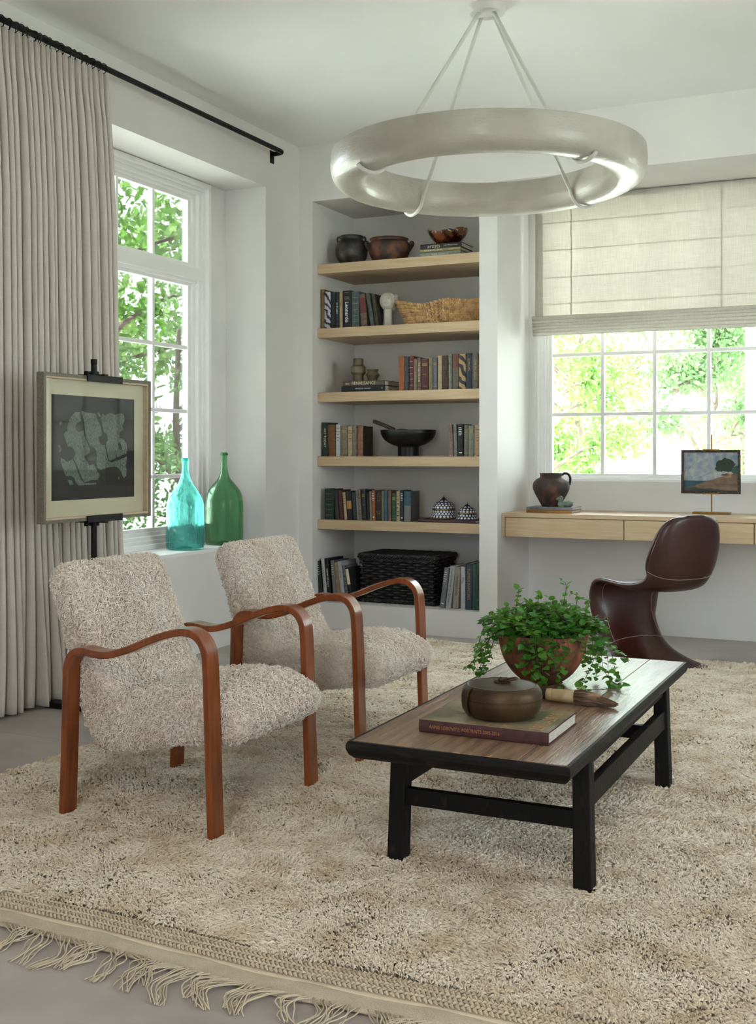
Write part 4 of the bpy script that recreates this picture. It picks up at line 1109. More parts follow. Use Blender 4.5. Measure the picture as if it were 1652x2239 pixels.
# portrait book on the low table
ab = flat_book(-1.162, -.819, 2.709, 2.963, .3855, .0315, 'claret', 'large art book with claret spine lying on the coffee table')
text('lettering', 'ANNIE LEIBOVITZ: PORTRAITS 2005-2016', .0125, Matrix.Translation((-.048, -.0004, .0158)) @ FLAT, mat('ink_copper', 'A8713F', .5), ab, .190)
M_jack = mat('photo_jacket', 'B8AE8E', .22, col2='4A4A3A', ns=6, detail=6, contrast=(.35, .75), coat=.6)
MB().box(-.170, .170, .004, .250, .0315, .0320).build('jacket_photo', M_jack, ab)
TOPM = Matrix(((1, 0, 0, 0), (0, 1, 0, 0), (0, 0, 1, 0), (0, 0, 0, 1)))
for k, (s, x) in enumerate((('A', -.035), ('L', .015), ('P', .055))):
    text('lettering', s, .052, Matrix.Translation((x, .022, .0322)) @ Matrix.Rotation(-PI / 2 * 0, 4, 'Z'), mat('ink_copper', 'A8713F', .5), ab, depth=.0001)
text('lettering', '2005-2016', .050, Matrix.Translation((.135, .115, .0322)) @ Matrix.Rotation(PI / 2, 4, 'Z'), mat('ink_copper', 'A8713F', .5), ab, .20, depth=.0001)

# ------------------------------------------------------------------ pottery and objects in the niche
M_clayb = mat('smoked_black_clay', '1F1C1D', .5, col2='5A5350', ns=20, detail=9, contrast=(.45, .78), bump=.25, bs=30)
M_clayr = mat('burnt_brown_clay', '2C211D', .6, col2='7A4A34', ns=18, detail=9, contrast=(.42, .75), bump=.25, bs=30)
def lathe_curve(pts, n=5): return [(p.x, p.y) for p in crv([(a, b, 0) for a, b in pts], n)]
p = thing('clay_pot', 'round smoked black clay pot with two small rim handles, top shelf left', 'pot', (-3.316, 6.63, 2.3055), rz=.43)
MB().lathe(lathe_curve([(.001, .0), (.055, .0), (.070, .012), (.094, .05), (.104, .09), (.099, .135), (.082, .162), (.071, .172), (.073, .186), (.078, .193), (.070, .192), (.064, .170), (.05, .12), (.001, .02)]), n=48, caps=False).build('body', M_clayb, p, smooth=True)
for a in (0, PI):
    pts = crv([(.070, 0, .182), (.084, 0, .188), (.090, 0, .176), (.087, 0, .158), (.080, 0, .150)], 5)
    MB().tube([(q.x * math.cos(a), q.x * math.sin(a), q.z) for q in pts], .0065, 8).build('handle', M_clayb, p, smooth=True)
p = thing('clay_bowl', 'wide burnt brown clay cooking bowl with lug handles on the top shelf', 'bowl', (-3.062, 6.66, 2.3058), rz=.43)
MB().lathe(lathe_curve([(.001, .0), (.085, .0), (.104, .02), (.128, .07), (.136, .105), (.130, .130), (.118, .140), (.119, .152), (.125, .160), (.117, .160), (.110, .140), (.118, .105), (.09, .03), (.001, .012)]), n=56, caps=False).build('body', M_clayr, p, smooth=True)
for a in (0, PI):
    pts = crv([(.122, 0, .085), (.140, 0, .110), (.150, 0, .132), (.143, 0, .140), (.128, 0, .128)], 5)
    MB().tube([(q.x * math.cos(a), q.x * math.sin(a), q.z) for q in pts], [.011] * (len(pts) - 4) + [.009, .008, .006, .005], 10).build('handle', M_clayr, p, smooth=True)
M_gl = mat('drip_glaze', '7A4522', .18, col2='3A1A12', ns=11, detail=5, contrast=(.38, .62), coat=.8)
M_gl2 = mat('cream_drip', 'BDA783', .25, coat=.6)
p = thing('glazed_bowl', 'small brown and cream drip glazed bowl on the stacked books', 'bowl', (-2.643, 6.615, 2.3053 + .0798))
def wavybowl(extra=0, a0=0, a1=2 * PI, z0=0, z1=1):
    prof_ = lathe_curve([(.001, .0), (.035, .0), (.060, .010), (.092, .036), (.114, .066), (.127, .092)], 4); inn = [(max(r - .004, .001), z + .004) for r, z in reversed(prof_)]
    n = 72; P = []; full = prof_ + inn
    for r, z in full:
        for i in range(n):
            a = 2 * PI * i / n; k = z / .092
            dz = k ** 3 * (.012 * math.cos(2 * a) + .003 * math.sin(9 * a) + .002 * math.sin(17 * a + 1)) 
            P.append((r * math.cos(a), r * math.sin(a), z * .93 + dz))
    fs = []
    for j in range(len(full) - 1):
        for i in range(n): k = (i + 1) % n; fs.append((j * n + i, j * n + k, (j + 1) * n + k, (j + 1) * n + i))
    return MB().add(P, fs)
wavybowl().build('body', M_gl, p, smooth=True)
dr = MB(); r_ = random.Random(2)
for k in range(9):
    a = -PI * .92 + k * .36 + r_.uniform(-.08, .08); pts = []
    ln = r_.uniform(.25, .6)
    for q in range(7):
        t_ = 1 - ln * q / 6; zz = .092 * t_ * .93; rr = .127 * t_ ** .62 - .002; aa = a + .10 * math.sin(q * 1.1 + k)
        pts.append((rr * math.cos(aa) * 1.012, rr * math.sin(aa) * 1.012, zz - .004 + .010 * math.cos(2 * aa) * t_ ** 3))
    dr.tube(pts, [.0032] * 6 + [.002], 6)
dr.build('glaze_drips', M_gl2, p, smooth=True)

# carved stone head
M_stone = mat('pale_carved_stone', 'C6C0B5', .7, col2='B3ABA0', ns=9, bump=.15, bs=30)
p = thing('carved_head', 'pale carved stone head on a long neck beside the leaning books', 'sculpture', (-3.028, 6.565, 1.8962), rz=.25)
def blob(mb, c, r, n=14, m=10, warp=None):
    P = []
    for j in range(m + 1):
        th = PI * j / m
        for i in range(n):
            a = 2 * PI * i / n; v = Vector((r[0] * math.sin(th) * math.cos(a), r[1] * math.sin(th) * math.sin(a), r[2] * math.cos(th)))
            if warp: v = warp(v)
            P.append(Vector(c) + v)
    fs = []
    for j in range(m):
        for i in range(n): k = (i + 1) % n; fs.append((j * n + i, (j + 1) * n + i, (j + 1) * n + k, j * n + k))
    return mb.add(P, fs)
def headwarp(v):
    k = Vector(v); 
    if k.y < 0: k.y *= .92
    if k.z < 0: k.x *= 1 + k.z * 3.0; k.y *= 1 + k.z * 1.6
    return k
h_ = MB(); blob(h_, (0, 0, .158), (.055, .060, .060), 12, 9, headwarp); h_.build('head', M_stone, p, bevel=.002)
f = MB(); f.prism([(-.007, 0), (.007, 0), (.009, -.034), (-.009, -.034)], -.062, -.048)
f = MB().add([(-.006, -.050, .178), (.006, -.050, .178), (.010, -.056, .142), (-.010, -.056, .142), (0, -.068, .145)], [(0, 1, 4), (1, 2, 4), (2, 3, 4), (3, 0, 4), (0, 3, 2, 1)])
blob(f, (-.022, -.045, .172), (.012, .010, .009), 10, 6); blob(f, (.022, -.045, .172), (.012, .010, .009), 10, 6)
f.box(-.012, .012, -.052, -.040, .122, .130)
f.build('face', M_stone, p, bevel=.001)
MB().lathe([(.036, 0), (.030, .01), (.026, .06), (.028, .12), (.030, .14)], n=9).build('neck', M_stone, p)
h2 = MB(); 
for q in range(5): blob(h2, (.046 - .004 * q, .022, .190 - q * .019), (.020, .026, .016), 8, 6)
h2.build('hair', M_stone, p, smooth=False)

# seagrass boat basket
M_sea = mat('braided_seagrass', 'D0A976', .75, col2='98714A', ns=30, contrast=(.4, .75), island=.22)
p = thing('seagrass_basket', 'long braided seagrass basket with curved rim on the second shelf', 'basket', (-2.681, 6.61, 1.9045))
b_ = MB(); rows = 13; r_ = random.Random(8)
def bshape(a, t_):
    # a angle, t_ 0 bottom .. 1 rim ; superellipse footprint tapering to the ends
    ca, sa = math.cos(a), math.sin(a)
    L_ = .232 + .070 * t_ ** 1.2; D_ = .078 + .034 * t_
    x = L_ * math.copysign(abs(ca) ** .75, ca); y = D_ * math.copysign(abs(sa) ** .75, sa)
    z = .005 + t_ * (.118 + .022 * abs(ca) ** 3 - .012 * math.cos(2 * a + .4) * 0 + .012 * math.sin(2.2 * x * 8) * abs(sa))
    return Vector((x, y, z))
for row in range(rows):
    t_ = row / (rows - 1); a = 0
    while a < 2 * PI:
        da = .050
        c0 = bshape(a, t_); c1 = bshape(a + da, t_); mid = (c0 + c1) / 2; out_ = Vector((mid.x * .3, mid.y, 0)).normalized()
        up = .0062 * (1 if row % 2 else -1)
        b_.tube([c0 - Vector((0, 0, up)) - out_ * .002, mid + out_ * .005, c1 + Vector((0, 0, up)) - out_ * .001], [.0030, .0068, .0030], 5, caps=False)
        a += da * .95
b_.build('woven_body', M_sea, p, smooth=True)
inn = MB(); P = []
for i in range(48):
    for j in range(6): P.append(bshape(2 * PI * i / 48, j / 5) * 1.0 - Vector((bshape(2 * PI * i / 48, j / 5).x, bshape(2 * PI * i / 48, j / 5).y, 0)) * .035)
inn.grid(P, 48, 6, True); inn.lathe([(.001, .006), (.07, .006)], sx=3.0, n=24, caps=False); inn.build('lining', M_sea, p, smooth=True)
for s in (-1, 1):
    pts = crv([(s * .292, -.03, .130), (s * .305, -.018, .152), (s * .310, 0, .162), (s * .305, .018, .152), (s * .292, .03, .130)], 5)
    MB().tube(pts, .0085, 8).build('handle', mat('leather_handle', '5C3A24', .6), p, smooth=True)

# candles
M_cand = mat('olive_wax', '6A5E44', .45, col2='55492F', ns=14, contrast=(.35, .7), bump=.1, bs=40)
for nm, lab, x, y, pf in (('candle', 'tall stepped olive wax candle on the taupe book', -3.252, 6.60, [(.001, 0), (.036, 0), (.036, .040), (.040, .046), (.049, .056), (.050, .062), (.050, .094), (.048, .100), (.036, .108), (.035, .112), (.035, .148), (.032, .151), (.001, .149)]),
                           ('candle', 'short pinched olive wax candle on the taupe book', -3.150, 6.60, [(.001, 0), (.033, 0), (.034, .020), (.038, .026), (.047, .040), (.047, .044), (.036, .058), (.034, .064), (.041, .073), (.041, .078), (.001, .076)])):
    p = thing(nm, lab, 'candle', (x, y, 1.4878 + .0684), group='olive candles')
    MB().lathe([(a * .93, b) for a, b in pf], n=36, caps=False).build('wax', M_cand, p, smooth='auto')
    MB().tube([(0, 0, pf[-1][1] - .002), (.001, 0, pf[-1][1] + .006), (.002, 0, pf[-1][1] + .014)], .0013, 5).build('wick', mat('wick', 'C9C2B4', .9), p)

# black pedestal bowl and wooden tool
M_satin = mat('satin_black', '0D0D0F', .42, col2='16161A', ns=12)
p = thing('pedestal_bowl', 'large satin black pedestal bowl on the fourth shelf', 'bowl', (-2.947, 6.70, 1.0803))
MB().lathe(lathe_curve([(.001, 0), (.062, 0), (.066, .002)], 2) + [(.066, .006), (.066, .056), (.068, .062)] + lathe_curve([(.070, .064), (.110, .078), (.150, .104), (.173, .138), (.178, .168)], 6) + [(.172, .168)] + lathe_curve([(.167, .140), (.145, .110), (.10, .086), (.001, .078)], 6), n=64, caps=False).build('body', M_satin, p, smooth='auto')
p = thing('wooden_scoop', 'weathered wooden handle resting over the black pedestal bowl rim', 'scoop', (-2.985, 6.70, 1.0803 + .168), ry=0)
hd = MB(); A = Vector((-.205, .0, .058)); B = Vector((-.060, 0, .002))
hd.sweep_rect([A, A.lerp(B, .5) + Vector((0, 0, .002)), B], (0, 1, 0), .032, .022); hd.build('handle', mat('weathered_wood', '5A463A', .8, col2='3A2B23', ns=30, stretch=(1, 5, 5), bump=.3), p, bevel=.004)
P = MB(); blob(P, (-.005, 0, -.010), (.066, .045, .018), 16, 8); P.build('scoop_bowl', mat('dark_wood', '2B221D', .7), p, smooth=True)
MB().lathe([(.0025, -.013), (.0025, .013)], (-.182, 0, .049), 8).build('hanging_hole', M_black, p)

# scale-pattern jars
M_jar = mat('navy_enamel', '1C2138', .3, coat=.4); M_jw = mat('white_enamel', 'D9DBDF', .35)
M_gold = mat('worn_gold', '8F7A45', .35, metal=1)
def jar(label, loc, prof_, bands, rows_, fin):
    p = thing('lidded_jar', label, 'jar', loc, group='scale patterned jars')
    pts = prof_
    jb = MB().lathe(pts, n=48, caps=False).build('body', M_jar, p, smooth=True)
    def rad(z):
        for (r0, z0), (r1, z1) in zip(pts[:-1], pts[1:]):
            if z0 <= z <= z1: return r0 + (r1 - r0) * (z - z0) / max(1e-6, z1 - z0)
        return pts[-1][0]
    s = MB()
    for k, (z, hgt, nn) in enumerate(rows_):
        for i in range(nn):
            a = 2 * PI * (i + .5 * (k % 2)) / nn; ring = []
            for q in range(9):
                ph = 2 * PI * q / 9; u = math.cos(ph) * .35 * (1 - .3 * math.sin(ph)); v = math.sin(ph) * .44
                zz = z + v * hgt; rr = rad(zz) + .0006; da = u * 2 * PI / nn
                ring.append((rr * math.cos(a + da), rr * math.sin(a + da), zz))
            cc = Vector((0, 0, 0))
            for q in ring: cc += Vector(q)
            cc /= 9; rr = rad(z) + .0013; cc = Vector((rr * math.cos(a), rr * math.sin(a), z))
            s.add(ring + [tuple(cc)], [(q, (q + 1) % 9, 9) for q in range(9)])
    s.build('scale_pattern', M_jw, jb)
    g = MB()
    for z, h in bands: g.lathe([(rad(z) + .0003, z - h), (rad(z) + .0025, z - h * .5), (rad(z) + .0025, z + h * .5), (rad(z) + .0003, z + h)], n=48, caps=False)
    g.lathe([(.001, fin - .012), (.006, fin - .010), (.007, fin - .003), (.004, fin + .002), (.0015, fin + .008), (.0, fin + .011)], n=12, caps=False)
    g.build('gold_bands', M_gold, p, smooth=True)
big = lathe_curve([(.001, 0), (.088, .0), (.084, .008), (.074, .028), (.070, .050), (.0695, .070), (.066, .085), (.056, .097), (.040, .106), (.024, .114), (.012, .124), (.005, .135)], 4)
jar('larger navy and white scale patterned jar with gold finial on the plum book', (-2.668, 6.612, .6951), big, [(.058, .004), (.003, .003)],
    [(.016, .018, 22), (.031, .016, 22), (.046, .016, 22), (.071, .016, 20), (.085, .012, 20), (.096, .010, 16), (.109, .012, 8)], .136)
sml = lathe_curve([(.001, 0), (.067, .0), (.064, .008), (.058, .022), (.055, .036), (.054, .050), (.049, .062), (.037, .073), (.022, .081), (.010, .090), (.004, .099)], 4)
jar('smaller navy and white scale patterned jar with gold finial on the plum book', (-2.500, 6.575, .6951), sml, [(.0385, .003)],
    [(.010, .015, 18), (.026, .014, 18), (.050, .014, 16), (.064, .011, 14), (.077, .010, 8)], .100)

# dark wicker hamper
M_wick = mat('dark_wicker', '242225', .32, col2='353236', ns=20, island=.25)
hx0, hx1, hy0, hy1, hz = -3.205, -2.690, 6.53, 6.86, .268
p = thing('wicker_hamper', 'dark wicker hamper with lid on the niche floor', 'hamper', ((hx0 + hx1) / 2, (hy0 + hy1) / 2, .168), rz=-.02)
W2, D2 = (hx1 - hx0) / 2, (hy1 - hy0) / 2
MB().box(-W2 + .012, W2 - .012, -D2 + .012, D2 - .012, 0, hz - .01).build('lining', mat('hamper_dark', '0E0D0E', .8), p)
w = MB(); per = []
def hpt(s_):   # perimeter point with rounded corners
    L1, L2 = 2 * W2, 2 * D2; s_ = s_ % (2 * (L1 + L2))
    if s_ < L1: q = Vector((-W2 + s_, -D2, 0)); nn = Vector((0, -1, 0))
    elif s_ < L1 + L2: q = Vector((W2, -D2 + s_ - L1, 0)); nn = Vector((1, 0, 0))
    elif s_ < 2 * L1 + L2: q = Vector((W2 - (s_ - L1 - L2), D2, 0)); nn = Vector((0, 1, 0))
    else: q = Vector((-W2, D2 - (s_ - 2 * L1 - L2), 0)); nn = Vector((-1, 0, 0))
    q.x = max(-W2 + .004, min(W2 - .004, q.x)); q.y = max(-D2 + .004, min(D2 - .004, q.y)); return q, nn
tot = 4 * (W2 + D2); ns_ = 34; stp = tot / ns_; nrow = 16
for row in range(nrow):
    z = .012 + row * (hz - .024) / (nrow - 1)
    pts = []
    for i in range(ns_ * 6):
        s_ = i * stp / 6; q, nn = hpt(s_); ph = math.cos(PI * (s_ / stp) + (PI if row % 2 else 0)); tp = 1 - z / hz
        pts.append(q * (1 - .03 * tp) + nn * (.0078 * ph) + Vector((0, 0, z)))
    w.tube(pts, [.0050 + .0038 * math.cos(PI * (i / 6) + (PI if row % 2 else 0)) for i in range(len(pts))], 6, closed=True)
w.build('woven_body', M_wick, p, smooth=True)
ro = MB()
for z, r in ((hz - .006, .009), (.006, .009)):
    for ph0 in (0, 2.1, 4.2):
        pts = []
        for i in range(ns_ * 6):
            s_ = i * stp / 6; q, nn = hpt(s_); a = s_ * 70 + ph0; pts.append(q + nn * (.006 + .006 * math.cos(a)) + Vector((0, 0, z + .007 * math.sin(a))))
        ro.tube(pts, .0055, 5, closed=True)
ro.build('rope_rim', M_wick, p, smooth=True)
ld = MB(); 
for k in range(22):   # braided lid: diagonal strands over the flat and the rolled edge
    y = -D2 - .008 + (2 * D2 + .016) * k / 21
    pts = [(-W2 - .012, y, hz + .013 - .006), (-W2 + .01, y, hz + .024)] + [(-W2 + (2 * W2) * q / 24, y, hz + .026 + .0015 * math.sin(q * 2.2 + k * 2)) for q in range(1, 24)] + [(W2 - .01, y, hz + .024), (W2 + .012, y, hz + .007)]
    ld.tube(pts, .0085, 5)
for ph0 in (0, 1.6, 3.1, 4.7):
    pts = []
    for i in range(ns_ * 7):
        s_ = i * stp / 7; q, nn = hpt(s_); a = s_ * 90 + ph0; pts.append(q + nn * (.012 + .009 * math.cos(a)) + Vector((0, 0, hz + .018 + .010 * math.sin(a))))
    ld.tube(pts, .0060, 5, closed=True)
ld.build('lid', M_wick, p, smooth=True)

# ------------------------------------------------------------------ things on the desk
M_jug = mat('weathered_clay_jug', '352C29', .62, col2='7A4A3A', ns=15, detail=7, contrast=(.5, .72), bump=.3, bs=35)
p = thing('clay_jug', 'big round weathered clay jug with one handle on the desk books', 'jug', (-2.006, 6.695, .7799), rz=.3)
MB().lathe(lathe_curve([(.001, 0), (.050, 0), (.058, .006), (.074, .036), (.096, .075), (.110, .112), (.106, .142), (.088, .163), (.072, .172), (.066, .178), (.066, .192), (.069, .199), (.064, .199), (.060, .176), (.09, .14), (.06, .04), (.001, .012)]), n=56, caps=False).build('body', M_jug, p, smooth=True)
MB().tube([(q.x, 0, q.z) for q in crv([(.064, 0, .190), (.082, 0, .200), (.104, 0, .192), (.114, 0, .165), (.108, 0, .128)], 6)], .0075, 10).build('handle', mat('dark_clay_handle', '1B1514', .5), p, smooth=True)
M_jade = mat('pale_green_stone', '76877A', .5, col2='5B6B60', ns=18, bump=.2)
p = thing('ram_figurine', 'small pale green stone ram figurine lying before the clay jug', 'figurine', (-1.905, 6.625, .7799))
g = MB(); blob(g, (.010, 0, .017), (.043, .017, .017), 18, 12); blob(g, (.032, 0, .020), (.022, .019, .020), 16, 10); blob(g, (-.020, 0, .018), (.020, .016, .019), 14, 10)
blob(g, (-.022, 0, .034), (.015, .012, .020), 12, 8); blob(g, (-.032, 0, .050), (.015, .010, .010), 14, 8); blob(g, (-.044, 0, .046), (.008, .006, .007), 10, 7)
g.build('body', M_jade, p, smooth=True)
for s in (-1, 1):
    MB().tube([( -.024 + .014 * math.cos(q), s * (.010 + .002 * q / 6), .050 + .014 * math.sin(q)) for q in [1.8 - k * .45 for k in range(12)]], [.0035 - .0002 * k for k in range(12)], 7).build('horn', M_jade, p, smooth=True)
    MB().tube([(-.030, s * .010, .006), (-.010, s * .018, .005), (.004, s * .018, .005)], .005, 7).build('leg', M_jade, p, smooth=True)
MB().tube([(.050, 0, .026), (.055, 0, .030), (.060, 0, .029)], [.003, .002, .001], 6).build('tail', M_jade, p, smooth=True)

# table easel with little landscape
p = thing('table_easel', 'slim brass table easel on the desk holding the small landscape', 'easel', (-1.092, 6.855, .7462))
MB().box(-.105, .105, -.032, .032, .0002, .013).build('base', M_brass, p, bevel=.001)
MB().box(-.0035, .0035, -.0035, .0035, .013, .462).build('pole', M_brass, p)
for z, s in ((.119, 1), (.374, -1)):
    b_ = MB().box(-.047, .047, -.032, .003, z - .003, z - .0005) if s > 0 else MB().box(-.047, .047, -.032, .003, z + .0005, z + .003)
    b_.box(-.047, .047, -.033, -.031, z - (.003 if s > 0 else .004), z + (.004 if s > 0 else .003)); b_.build('holder', M_brass, p)
p = thing('framed_landscape', 'small seaside landscape painting with dark tree in carved brown frame', 'painting', (-1.095, 6.838, .7462 + .1192))
fw, fh, ft = .167, .2545, .0150
M_carv = mat('carved_brown_frame', '2E1C14', .5, col2='6A4A2A', ns=60, contrast=(.55, .8), bump=.5, bs=90)
f = MB()
for a in ((-fw, fw, 0, ft), (-fw, fw, fh - ft, fh), (-fw, -fw + ft, ft, fh - ft), (fw - ft, fw, ft, fh - ft)): f.box(a[0], a[1], -.012, .010, a[2], a[3])
f.build('frame', M_carv, p, bevel=.002)
kn = MB()
for k in range(11):
    for zz in (ft * .5, fh - ft * .5): blob(kn, (-fw + .012 + k * (2 * fw - .024) / 10, -.013, zz), (.0042, .003, .0042), 6, 4)
for k in range(8):
    for xx in (-fw + ft * .5, fw - ft * .5): blob(kn, (xx, -.013, .018 + k * (fh - .036) / 7), (.0042, .003, .0042), 6, 4)
kn.build('frame_beads', mat('bead_gilt', '5E4026', .4, col2='2E1C14', ns=50), p, smooth=True)
# painting: sky, sea, hill, tree as paint layers
iw0, iw1, ih0, ih1 = -fw + ft, fw - ft, ft, fh - ft
MB().box(iw0, iw1, -.004, .008, ih0, ih1).build('canvas', mat('painted_sky', '66788A', .55, col2='9DA09E', ns=22, detail=5, contrast=(.38, .62), coat=.15), p)
def pl(u, v): return (iw0 + (iw1 - iw0) * u, ih1 - (ih1 - ih0) * v)
Pm = Matrix(((1, 0, 0, 0), (0, 0, 1, 0), (0, 1, 0, 0), (0, 0, 0, 1)))
def layer(name, poly, m, y, rough=0):
    q = [pl(u, v) for u, v in poly]
    if rough:
        q2 = []
        for i in range(len(q)):
            a = Vector(q[i]); b = Vector(q[(i + 1) % len(q)])
            for t_ in (0, .25, .5, .75):
                v = a.lerp(b, t_); j = Vector((mnoise.noise(Vector((v.x * 160, v.y * 160, 1))), mnoise.noise(Vector((v.x * 160, v.y * 160, 7))))) * rough; v = v + j
                q2.append((min(iw1, max(iw0, v.x)), min(ih1, max(ih0, v.y))))
        q = q2
    MB().prism(q, y - .0005, y, Pm).build(name, m, p)
layer('cloud', [(.08, .45), (.2, .3), (.35, .18), (.5, .2), (.58, .35), (.5, .5), (.35, .6), (.15, .62)], mat('painted_cloud', 'A2A09B', .6, col2='76838F', ns=24), -.0041, .006)
layer('sea', [(0, .73), (.6, .73), (.5, .86), (.3, .93), (0, .93)], mat('painted_sea', '1F4A58', .5, col2='173A47', ns=20, stretch=(1, 1, 5)), -.0043)
layer('hill', [(.0, 1), (.0, .9), (.2, .86), (.35, .78), (.5, .72), (.66, .64), (.8, .6), (.9, .56), (1, .5), (1, 1)], mat('painted_hill', '7A6048', .6, col2='55453A', ns=16, stretch=(1, 1, 3)), -.0046, .004)
layer('shore', [(.0, 1), (0, .91), (.2, .89), (.35, .94), (.5, .92), (.7, .96), (1, .98), (1, 1)], mat('painted_shore', '22211E', .6, col2='38403A', ns=20), -.0050, .003)
layer('tree', [(.58, .44), (.6, .36), (.6, .3), (.63, .22), (.70, .20), (.76, .13), (.8, .16), (.87, .18), (.93, .25), (.96, .3), (.92, .38), (.9, .48), (.82, .5), (.75, .48), (.68, .5), (.62, .49)], mat('painted_tree', '16201A', .6, col2='24301F', ns=25), -.0052, .006)
layer('bush', [(.88, .5), (.9, .4), (.97, .34), (1, .35), (1, .55), (.93, .56)], mat('painted_bush', '2C4A3B', .6), -.0054, .004)
layer('rocks', [(.70, .6), (.7, .56), (.8, .54), (.9, .55), (.88, .63), (.78, .66)], mat('painted_rocks', '3A2C22', .6, col2='A98A68', ns=40), -.0054, .004)

# ------------------------------------------------------------------ on the low table
M_brz = mat('aged_bronze', '30261E', .40, metal=.6, col2='5A4429', ns=6, detail=6, contrast=(.35, .75), bump=.12, bs=40, rough2=.55)
p = thing('metal_box', 'round aged bronze lidded box with ring handle on the art book', 'box', (-.982, 2.836, .3855 + .0322), rz=.25)
MB().lathe(lathe_curve([(.001, .002), (.060, .0), (.082, .004), (.097, .018), (.1035, .036), (.1045, .050)], 5), n=64, caps=False).build('body', M_brz, p, smooth=True)
ldd = MB().lathe([(.1045, .0505), (.1052, .051), (.1052, .0535)] + lathe_curve([(.1045, .054), (.103, .066), (.0965, .077), (.091, .081)], 4) + [(.0895, .0825), (.088, .0815)] + lathe_curve([(.086, .0815), (.05, .0855), (.001, .0875)], 4), n=64, caps=False).build('lid', M_brz, p, smooth='auto')
hs = MB(); 
for a in (3.74,):
    c_, s_ = math.cos(a), math.sin(a)
    def rp(r, z, w_): return [Vector((r * c_ - w_ * s_, r * s_ + w_ * c_, z)), Vector((r * c_ + w_ * s_, r * s_ - w_ * c_, z))]
    path = [(.092, .082, .012), (.103, .075, .014), (.108, .060, .016), (.109, .045, .014), (.107, .028, .012), (.100, .016, .009), (.094, .008, .004)]
    P = []
    for r, z, w_ in path:
        a_, b__ = rp(r, z, w_); P += [a_, b__]
    hs.grid(P, len(path), 2)
hs.build('hasp', M_brz, p, solid=.004, bevel=.001)
q_ = MB()
for k in range(5):
    a = 2 * PI * k / 5; blob(q_, (.014 * math.cos(a), .014 * math.sin(a), .0885), (.010, .007, .002), 8, 5)
blob(q_, (-.003, 0, .094), (.007, .006, .007), 10, 8)
q_.build('rosette', M_brz, ldd, smooth=True)
pts = [(.019 + .021 * math.cos(2 * PI * k / 24), .013 * math.sin(2 * PI * k / 24), .0945 + .004 * math.cos(2 * PI * k / 24)) for k in range(24)]
MB().tube(pts, .0028, 8, closed=True).build('ring_handle', M_brz, ldd, smooth=True)

p = thing('calligraphy_brush', 'large brush with pale ferrule and brown bristles lying on the coffee table', 'brush', (-.970, 3.197, .3855 + .0205))
RX90 = Matrix.Rotation(PI / 2, 4, 'Y')
def xlathe(prof_, n=24):   # lathe around X
    mb = MB().lathe([(r, x) for x, r in prof_], n=n, caps=True); mb.v = [(z, y, -x) for x, y, z in mb.v]; return mb
xlathe([(-.16, .010), (-.155, .012), (-.03, .0135), (-.001, .0145)]).build('handle', mat('brush_handle_dark', '2A1E18', .45), p, smooth='auto')
xlathe([(-.0005, .0165), (.001, .0175), (.014, .0175), (.015, .0168), (.017, .0175), (.080, .0195), (.082, .019)]).build('ferrule', mat('pale_ferrule', 'C4B08E', .5, col2='A8936F', ns=30), p, smooth='auto')
br = MB(); r_ = random.Random(6)
blob(br, (.118, 0, 0), (.045, .0205, .0195), 20, 12)
for k in range(420):
    a = r_.uniform(0, 2 * PI); rr = math.sqrt(r_.random()); r0 = .0185 * rr
    y0, z0 = r0 * math.cos(a), r0 * math.sin(a); L_ = .118 - .02 * rr ** 2 + r_.uniform(-.012, .006); bulge = 1.22
    tip = Vector((.080 + L_ + .006, y0 * .75 - .004, z0 * .55 - .010)); pts = [(.080, y0, z0), (.080 + L_ * .3, y0 * bulge, z0 * bulge), (.080 + L_ * .65, y0 * 1.02, z0 * .85 - .004), tip]
    br.tube(crv(pts, 2), [.0011, .0012, .0012, .0012, .0010, .0009, .0004], 3, caps=False)
br.v = [(x, y, max(z, -.0198)) for x, y, z in br.v]
br.build('bristles', mat('brown_bristles', '8E7158', .6, col2='5E4634', ns=20, stretch=(.3, 6, 6), island=.35), p, smooth=True)

# potted creeper
M_tc = mat('old_terracotta', '9A5C3E', .68, col2='3A2118', ns=13, detail=6, contrast=(.35, .65), bump=.2, bs=30)
p = thing('potted_creeper', 'trailing small leaved green plant in round terracotta bowl on the coffee table', 'plant', (-1.064, 3.462, .3855))
MB().lathe(lathe_curve([(.001, .0), (.048, .0), (.062, .006), (.092, .030), (.119, .068), (.133, .108), (.138, .138), (.141, .150), (.139, .157), (.130, .157), (.126, .148), (.122, .135)], 4), n=64, caps=False).build('bowl', M_tc, p, smooth=True)
MB().lathe([(.001, .140), (.126, .134)], n=40, caps=False).build('soil', mat('dark_soil', '1E1712', .95, bump=.6, bs=90), p, smooth=True)
M_leaf = mat('creeper_leaf', '3E7A2E', .42, col2='6FA33C', ns=9, contrast=(.5, .75), island=.38, trans=.28, tcol='7FB82E')
M_stem = mat('creeper_stem', '4A3A26', .7)
lf = MB(); stm = MB(); r_ = random.Random(21)
def leaf(c, d, up, s):
    d = d.normalized(); side = d.cross(up)
    if side.length < 1e-4: side = d.orthogonal()
    side.normalize(); u = side.cross(d).normalized()
    pr_ = [(0, 0, 0), (.12, .42, .06), (.5, .52, .10), (.85, .27, .04), (1.05, 0, -.06), (.85, -.27, .04), (.5, -.52, .10), (.12, -.42, .06)]
    vs_ = [c + d * (a * s) + side * (b * s) + u * (h * s) for a, b, h in pr_] + [c + d * (.5 * s) - u * (.02 * s)]
    lf.add(vs_, [(8, i, (i + 1) % 8) for i in range(8)])
